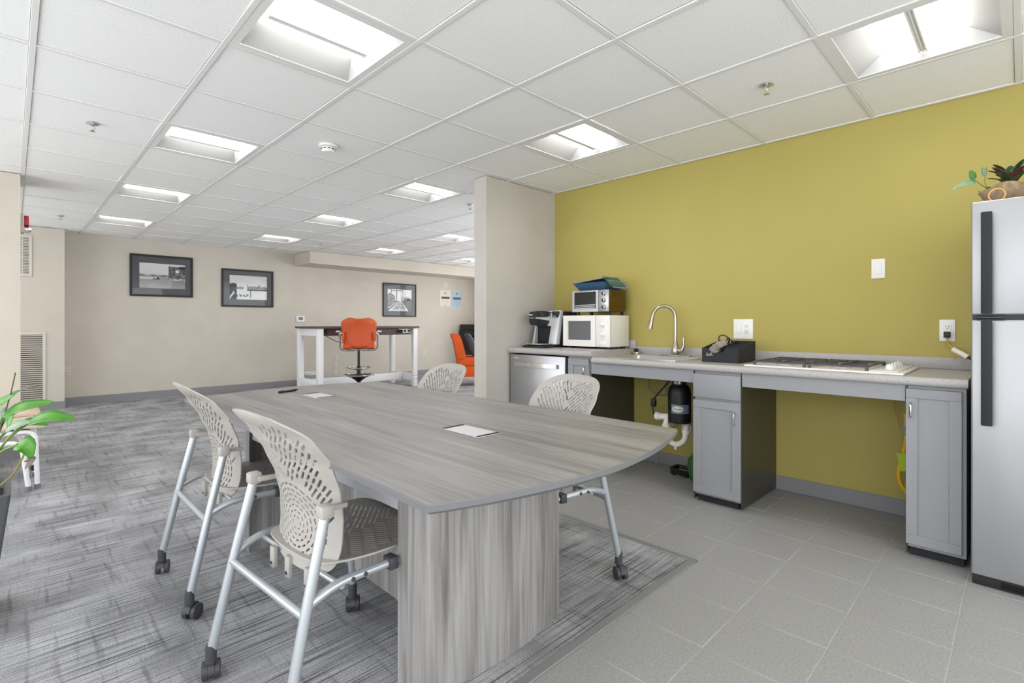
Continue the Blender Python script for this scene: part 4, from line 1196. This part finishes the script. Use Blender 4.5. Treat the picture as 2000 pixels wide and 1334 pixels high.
def bplate(x, z, label, w_=.07, h_=.115, slots=True):
    t = thing('wall_plate', label, 'outlet', (x, BY, z), 'small plates on the back wall'); y = BY-.0005
    B().box(x-w_/2, x+w_/2, y-.006, y, z-h_/2, z+h_/2, .002).make('cover', 'vent', t)
    b = B()
    for dz in (-.02, .02):
        b.box(x-.012, x-.008, y-.0068, y-.0062, z+dz-.006, z+dz+.006).box(x+.008, x+.012, y-.0068, y-.0062, z+dz-.006, z+dz+.006)
    b.make('socket_slot', 'black' if slots else 'white', t, smooth=False)
bplate(.548, .469, 'white outlet plate low on the back wall next to the grille wall', .07)
bplate(4.446, .47, 'upper white outlet plate under the desk behind the stool pole')
bplate(4.435, .315, 'middle white outlet plate under the desk behind the stool pole')
bplate(4.43, .18, 'lowest white outlet plate under the desk behind the stool pole')
bplate(6.487, .467, 'white outlet plate low on the back wall right of the desk')
bplate(3.652, .465, 'white outlet plate on the back wall left of the desk legs')
bplate(7.065, 2.001, 'pale switch plate just above the certificates', .16, .11, False)
t = thing('thermostat', 'small white thermostat on the back wall above the desk left end', 'thermostat', (3.76, BY, 1.2))
B().box(3.685, 3.835, BY-.025, BY-.0005, 1.148, 1.258, .006).make('case', 'white', t)
B().box(3.72, 3.80, BY-.027, BY-.0245, 1.185, 1.24).make('screen', 'grey_plastic', t)

# ------------------------------------------------------------------ air grilles on the left wall projection
def grille(x0, x1, z0, z1, n_, vert, label):
    t = thing('air_grille', label, 'air vent', ((x0+x1)/2, 8.775, z0), 'beige air grilles'); y = 8.7745; f = .03
    b = B().box(x0, x1, y-.012, y, z0, z0+f, .002, 1).box(x0, x1, y-.012, y, z1-f, z1, .002, 1).box(x0, x0+f, y-.012, y, z0+f, z1-f, .002, 1).box(x1-f, x1, y-.012, y, z0+f, z1-f, .002, 1)
    b.make('frame', 'vent', t)
    B().box(x0+f, x1-f, y-.0015, y, z0+f, z1-f).make('backing', 'dark_gap', t)
    h_ = (z1-z0-2*f)/n_; sl = None
    for k in range(n_):
        z = z0+f+h_*(k+.5)
        if sl is None:
            c = B(); c.box(x0+f, x1-f, y-.011, y-.008, -h_*.33, h_*.33, M=Matrix.Translation((0, 0, z))@Matrix.Translation((0, y-.0095, 0))@Matrix.Rotation(.5, 4, 'X')@Matrix.Translation((0, -y+.0095, 0)))
            sl = c.make('slat', 'vent', t); z_0 = z
        else:
            o = sl.copy(); C.objects.link(o); o.location = (0, 0, z-z_0)
    if vert:
        for k in range(1, 8):
            x = x0+f+(x1-x0-2*f)*k/8; B().box(x-.006, x+.006, y-.013, y-.009, z0+f, z1-f).make('mullion', 'vent', t)
grille(-.36, .315, .115, 1.01, 32, False, 'tall beige louvred return grille low on the left wall projection')
grille(-.36, .185, 1.72, 2.245, 24, True, 'beige supply grille high on the left wall projection')

# ------------------------------------------------------------------ standing desk and orange stool
dx0, dx1, dy0, dy1, dz = 3.37, 5.245, 7.50, 8.38, 1.075
t = thing('standing_desk', 'tall white-legged work desk with dark top by the back wall', 'desk', ((dx0+dx1)/2, (dy0+dy1)/2, 0))
B().box(dx0, dx1, dy0, dy1, dz-.032, dz, .003).make('desk_top', 'dark_wood', t)
L = .085
for x in (dx0+.02, dx1-.02-L):
    for y in (dy0+.03, dy1-.03-L): B().box(x, x+L, y, y+L, .003, dz-.033, .004).make('leg', 'white_paint', t)
for x in (dx0+.02, dx1-.02-L):
    B().box(x+.02, x+.065, dy0+.03+L, dy1-.03-L, .10, .23, .003).make('end_stretcher', 'white_paint', t)
    B().box(x+.02, x+.065, dy0+.03+L, dy1-.03-L, dz-.15, dz-.034, .003).make('end_rail', 'white_paint', t)
B().box(dx0+.095, dx1-.095, 7.92, 7.965, .10, .23, .003).make('long_stretcher', 'white_paint', t)
B().box(dx0+.127, dx1-.127, dy0+.12, dy0+.15, dz-.15, dz-.034, .002).make('power_rail', 'dark_wood', t)
B().box(dx1-.36, dx1-.13, dy0+.10, dy0+.12, dz-.12, dz-.045, .003).make('power_strip', 'white', t)
b = B()
for k in range(2): b.box(dx1-.26+.075*k, dx1-.215+.075*k, dy0+.097, dy0+.1, dz-.105, dz-.06)
b.make('outlet', 'black', t)
B().ball((dx1-.335, dy0+.085, dz-.09), .035, 12, (1.4, .8, .9)).make('plug', 'black', t)
B().box(dx0+.15, dx0+.20, dy0+.10, dy0+.12, dz-.12, dz-.045, .002).make('cord_port', 'black_soft', t)
B().tube(catmull([(dx0+.16, dy0+.1, dz-.14), (dx0+.35, dy0+.1, dz-.24), (dx0+.5, dy0+.1, dz-.26), (dx0+.68, dy0+.11, dz-.20)], 8), .005, 6).make('cord', 'black', t)
b = B()
for z in (.13, .2):
    for y in (dy0+.055, dy0+.10): b.lathe([(.008, dx1-.0195), (.008, dx1-.017)], (0, y, z), 8, 'x')
for z in (.13, .2): 
    for x in (dx1-.095, dx1-.05): b.lathe([(.008, dy0+.027), (.008, dy0+.031)], (x, 0, z), 8, 'y')
b.make('bolt', 'grey_plastic', t)

sx, sy = 3.93, 7.27
t = thing('drafting_stool', 'orange drafting stool with arms and foot ring at the tall desk', 'stool', (sx, sy, 0))
def bk(u, v):      # u lateral -1..1, v 0..1 up ; the back faces the viewer (-y side)
    wv = .265*(1-.10*(1-v))*(1 if v < .8 else 1-.45*((v-.8)/.2)**2.2)*(1 if v > .22 else .80+.2*math.sin(PI/2*v/.22))
    z = .80+.40*v-(.03*(1-u*u) if v < .12 else 0)*0-.055*(1-v)**3*(1-u*u)
    return (sx+u*wv, sy-.20+.075*u*u-.03*v+.02*math.sin(PI*v), z)
b = B(); R = []
for j in range(15):
    R.append([(b.bm.verts.new(bk(-1+2*i/14, j/14))) for i in range(15)])
for A_, D_ in zip(R, R[1:]):
    for k in range(14): b.bm.faces.new((A_[k], A_[k+1], D_[k+1], D_[k]))
o = b.make('backrest', 'orange', t); thicken(o, .018)
B().box(sx-.24, sx+.24, sy-.19, sy+.27, .735, .80, .03, 4).make('seat', 'orange_fabric', t)
B().box(sx-.225, sx+.225, sy-.17, sy+.25, .80, .815, .007, 2).make('seat_pad', 'orange_fabric', t)
b = B()
for s in (-1, 1):
    b.tube(fillet([(sx+s*.06, sy, .70), (sx+s*.24, sy-.02, .70), (sx+s*.285, sy-.04, .74), (sx+s*.28, sy-.12, .96), (sx+s*.25, sy-.13, .98)], .06), .014, 10)
b.make('side_frame', 'chrome', t)
pts = [(sx+.25*math.cos(a), sy+.03+.23*math.sin(a), .715) for a in [2*PI*k/32 for k in range(32)]]
B().tube(pts, .009, 8, closed=True).make('seat_ring', 'chrome', t)
for s in (-1, 1):
    B().box(sx+s*.31-.035, sx+s*.31+.035, sy-.12, sy+.12, .985, 1.01, .01).make('armrest', 'plate_silver', t)
    B().tube([(sx+s*.285, sy-.08, .88), (sx+s*.30, sy-.02, .985)], .014, 8).make('arm_post', 'chrome', t)
    B().box(sx+s*.235-.022, sx+s*.235+.022, sy-.205, sy-.165, .86, .99, .01).make('back_clip', 'orange', t)
B().lathe([(.028, .12), (.028, .45), (.02, .455), (.02, .72)], (sx, sy, 0), 16).make('gas_column', 'black', t)
for rr0, z in ((.20, .425), (.235, .315)):
    pts = [(sx+rr0*math.cos(a), sy+rr0*math.sin(a), z) for a in [2*PI*k/36 for k in range(36)]]
    f = B().tube(pts, .008, 8, closed=True).make('foot_ring', 'chrome', t)
    q = B()
    for k in range(3):
        a = 2*PI*k/3+.5; q.tube([(sx+.02*math.cos(a), sy+.02*math.sin(a), z-.04), (sx+rr0*math.cos(a), sy+rr0*math.sin(a), z)], .006, 6)
    q.make('spoke', 'black', f)
B().lathe([(.022, .20), (.05, .225), (.12, .275), (.19, .30), (.19, .31), (.03, .30)], (sx, sy, 0), 24).make('ring_hub', 'black', t)
b = B().lathe([(.05, .09), (.05, .14), (.03, .16)], (sx, sy, 0), 16)
for k in range(5):
    a = 2*PI*k/5+.3; b.tube([(sx, sy, .12), (sx+.3*math.cos(a), sy+.3*math.sin(a), .08)], [.025, .016], 10)
    b.lathe([(.028, -.02), (.028, .02)], (sx+.3*math.cos(a), sy+.3*math.sin(a), .032), 14, 'x')
b.make('star_base', 'black', t)
t.rotation_euler = (0, 0, math.radians(-27))

# bin and adapter behind the desk legs
t = thing('waste_bin', 'small grey lined waste bin under the left end of the desk', 'bin', (3.77, 8.6, 0))
B().lathe([(.10, .004), (.135, .25), (.14, .262), (.13, .262), (.10, .05)], (3.77, 8.62, 0), 24).make('pail', 'liner', t)
B().lathe([(.142, .235), (.148, .262), (.13, .272), (.12, .22)], (3.77, 8.62, 0), 24).make('liner_rim', 'white', t)
B().ball((3.84, 8.56, .12), .05, 10, (1, 1, 1)).make('red_wrapper', 'red', t)
t = thing('power_adapter', 'white power adapter on the floor beside the bin', 'adapter', (3.56, 8.55, 0))
B().box(3.53, 3.59, 8.5, 8.6, .035, .14, .008).make('case', 'white', t)
B().box(3.52, 3.60, 8.49, 8.61, .004, .034, .004).make('base', 'black_soft', t)
B().tube([(3.57, 8.55, .14), (3.55, 8.58, .32)], .004, 6).make('cord', 'black', t)

# ------------------------------------------------------------------ orange lounge chair, pillow, copier
ax, ay = 5.72, 6.75
t = thing('lounge_chair', 'orange armless lounge chair beside the partition edge', 'armchair', (ax+.35, ay+.3, 0))
prof = [(ax-.06, .90), (ax-.03, .935), (ax+.04, .935), (ax+.10, .88), (ax+.155, .70), (ax+.19, .50), (ax+.06, .46), (ax+.02, .62), (ax-.02, .80)]
pf = catmull([(p[0], p[1], 0) for p in prof], 4, True)
B().prism([(p.x, p.y) for p in pf], ay, ay+.62, 'y', .012).make('backrest', 'orange_fabric', t)
B().box(ax+.05, ax+.80, ay, ay+.62, .36, .52, .035, 3).make('seat_cushion', 'orange_fabric', t)
B().box(ax+.04, ax+.78, ay+.01, ay+.61, .17, .36, .012).make('base', 'orange_fabric', t)
for x in (ax+.09, ax+.72):
    for y in (ay+.06, ay+.55): B().lathe([(.018, .004), (.026, .17)], (x, y, 0), 12).make('leg', 'black', t)
t = thing('throw_pillow', 'dark grey throw pillow leaning on the orange lounge chair', 'pillow', (ax+.28, ay+.3, .52))
b = B(); bmesh.ops.create_grid(b.bm, x_segments=14, y_segments=14, size=1)
vs2 = list(b.bm.verts); up_ = {}
for v in vs2:
    x, y = v.co.x, v.co.y; th = .075*max(0, (1-x**4)*(1-y**4))**.55; sq = 1-.06*(1-abs(x))*abs(y)-.0
    v.co = Vector((x*.23*(1-.05*(1-y*y)*(abs(x) > .9)), y*.23, th))
d = bmesh.ops.duplicate(b.bm, geom=b.bm.faces[:])
for g in d['geom']:
    if isinstance(g, bmesh.types.BMVert): g.co.z *= -1
bmesh.ops.remove_doubles(b.bm, verts=b.bm.verts[:], dist=.0005)
M = Matrix.Translation((ax+.30, ay+.22, .735))@Matrix.Rotation(math.radians(-22), 4, 'Y')@Matrix.Rotation(PI/2, 4, 'Y')
for v in b.bm.verts: v.co = M @ v.co
b.make('cushion', 'dark_fabric', t, ang=80)
def turn(o, pivot, deg, shift):
    R_ = Matrix.Rotation(math.radians(deg), 4, 'Z'); o.location = Vector(pivot)+Vector(shift)+R_@(o.location-Vector(pivot)); o.rotation_euler = (0, 0, math.radians(deg))
for o in C.objects:
    if o.parent is None and o.name in ('lounge_chair', 'throw_pillow'): turn(o, (ax+.35, ay+.3, 0), -36, (6.10-ax-.35, 7.02-ay-.3, 0))
t = thing('office_copier', 'black floor-standing office copier behind the lounge chair', 'copier', (7.7, 8.75, 0))
B().box(7.43, 7.98, 8.5, 9.05, .03, .52, .01).make('paper_cabinet', 'black_soft', t)
for z in (.10, .24, .38): B().box(7.45, 7.96, 8.488, 8.5, z, z+.12, .006).make('drawer', 'black', t)
B().box(7.45, 7.98, 8.52, 9.05, .52, .82, .012).make('print_engine', 'black_soft', t)
B().box(7.50, 7.92, 8.508, 8.52, .60, .70, .004).make('output_slot', 'grey_plastic', t)
B().box(7.50, 7.90, 8.50, 8.52, .54, .57, .003).make('output_tray', 'white', t)
B().box(7.43, 7.99, 8.48, 9.05, .84, .96, .014).make('scanner', 'black', t)
B().box(7.45, 7.97, 8.52, 9.05, .96, 1.10, .02).make('document_feeder', 'black_soft', t)
B().box(7.55, 7.75, 8.44, 8.5, .86, .93, .006, M=None).make('control_screen', 'grey_plastic', t)
for x in (7.5, 7.92):
    for y in (8.56, 9.0): B().lathe([(.025, .004), (.025, .03)], (x, y, 0), 10).make('foot', 'black', t)
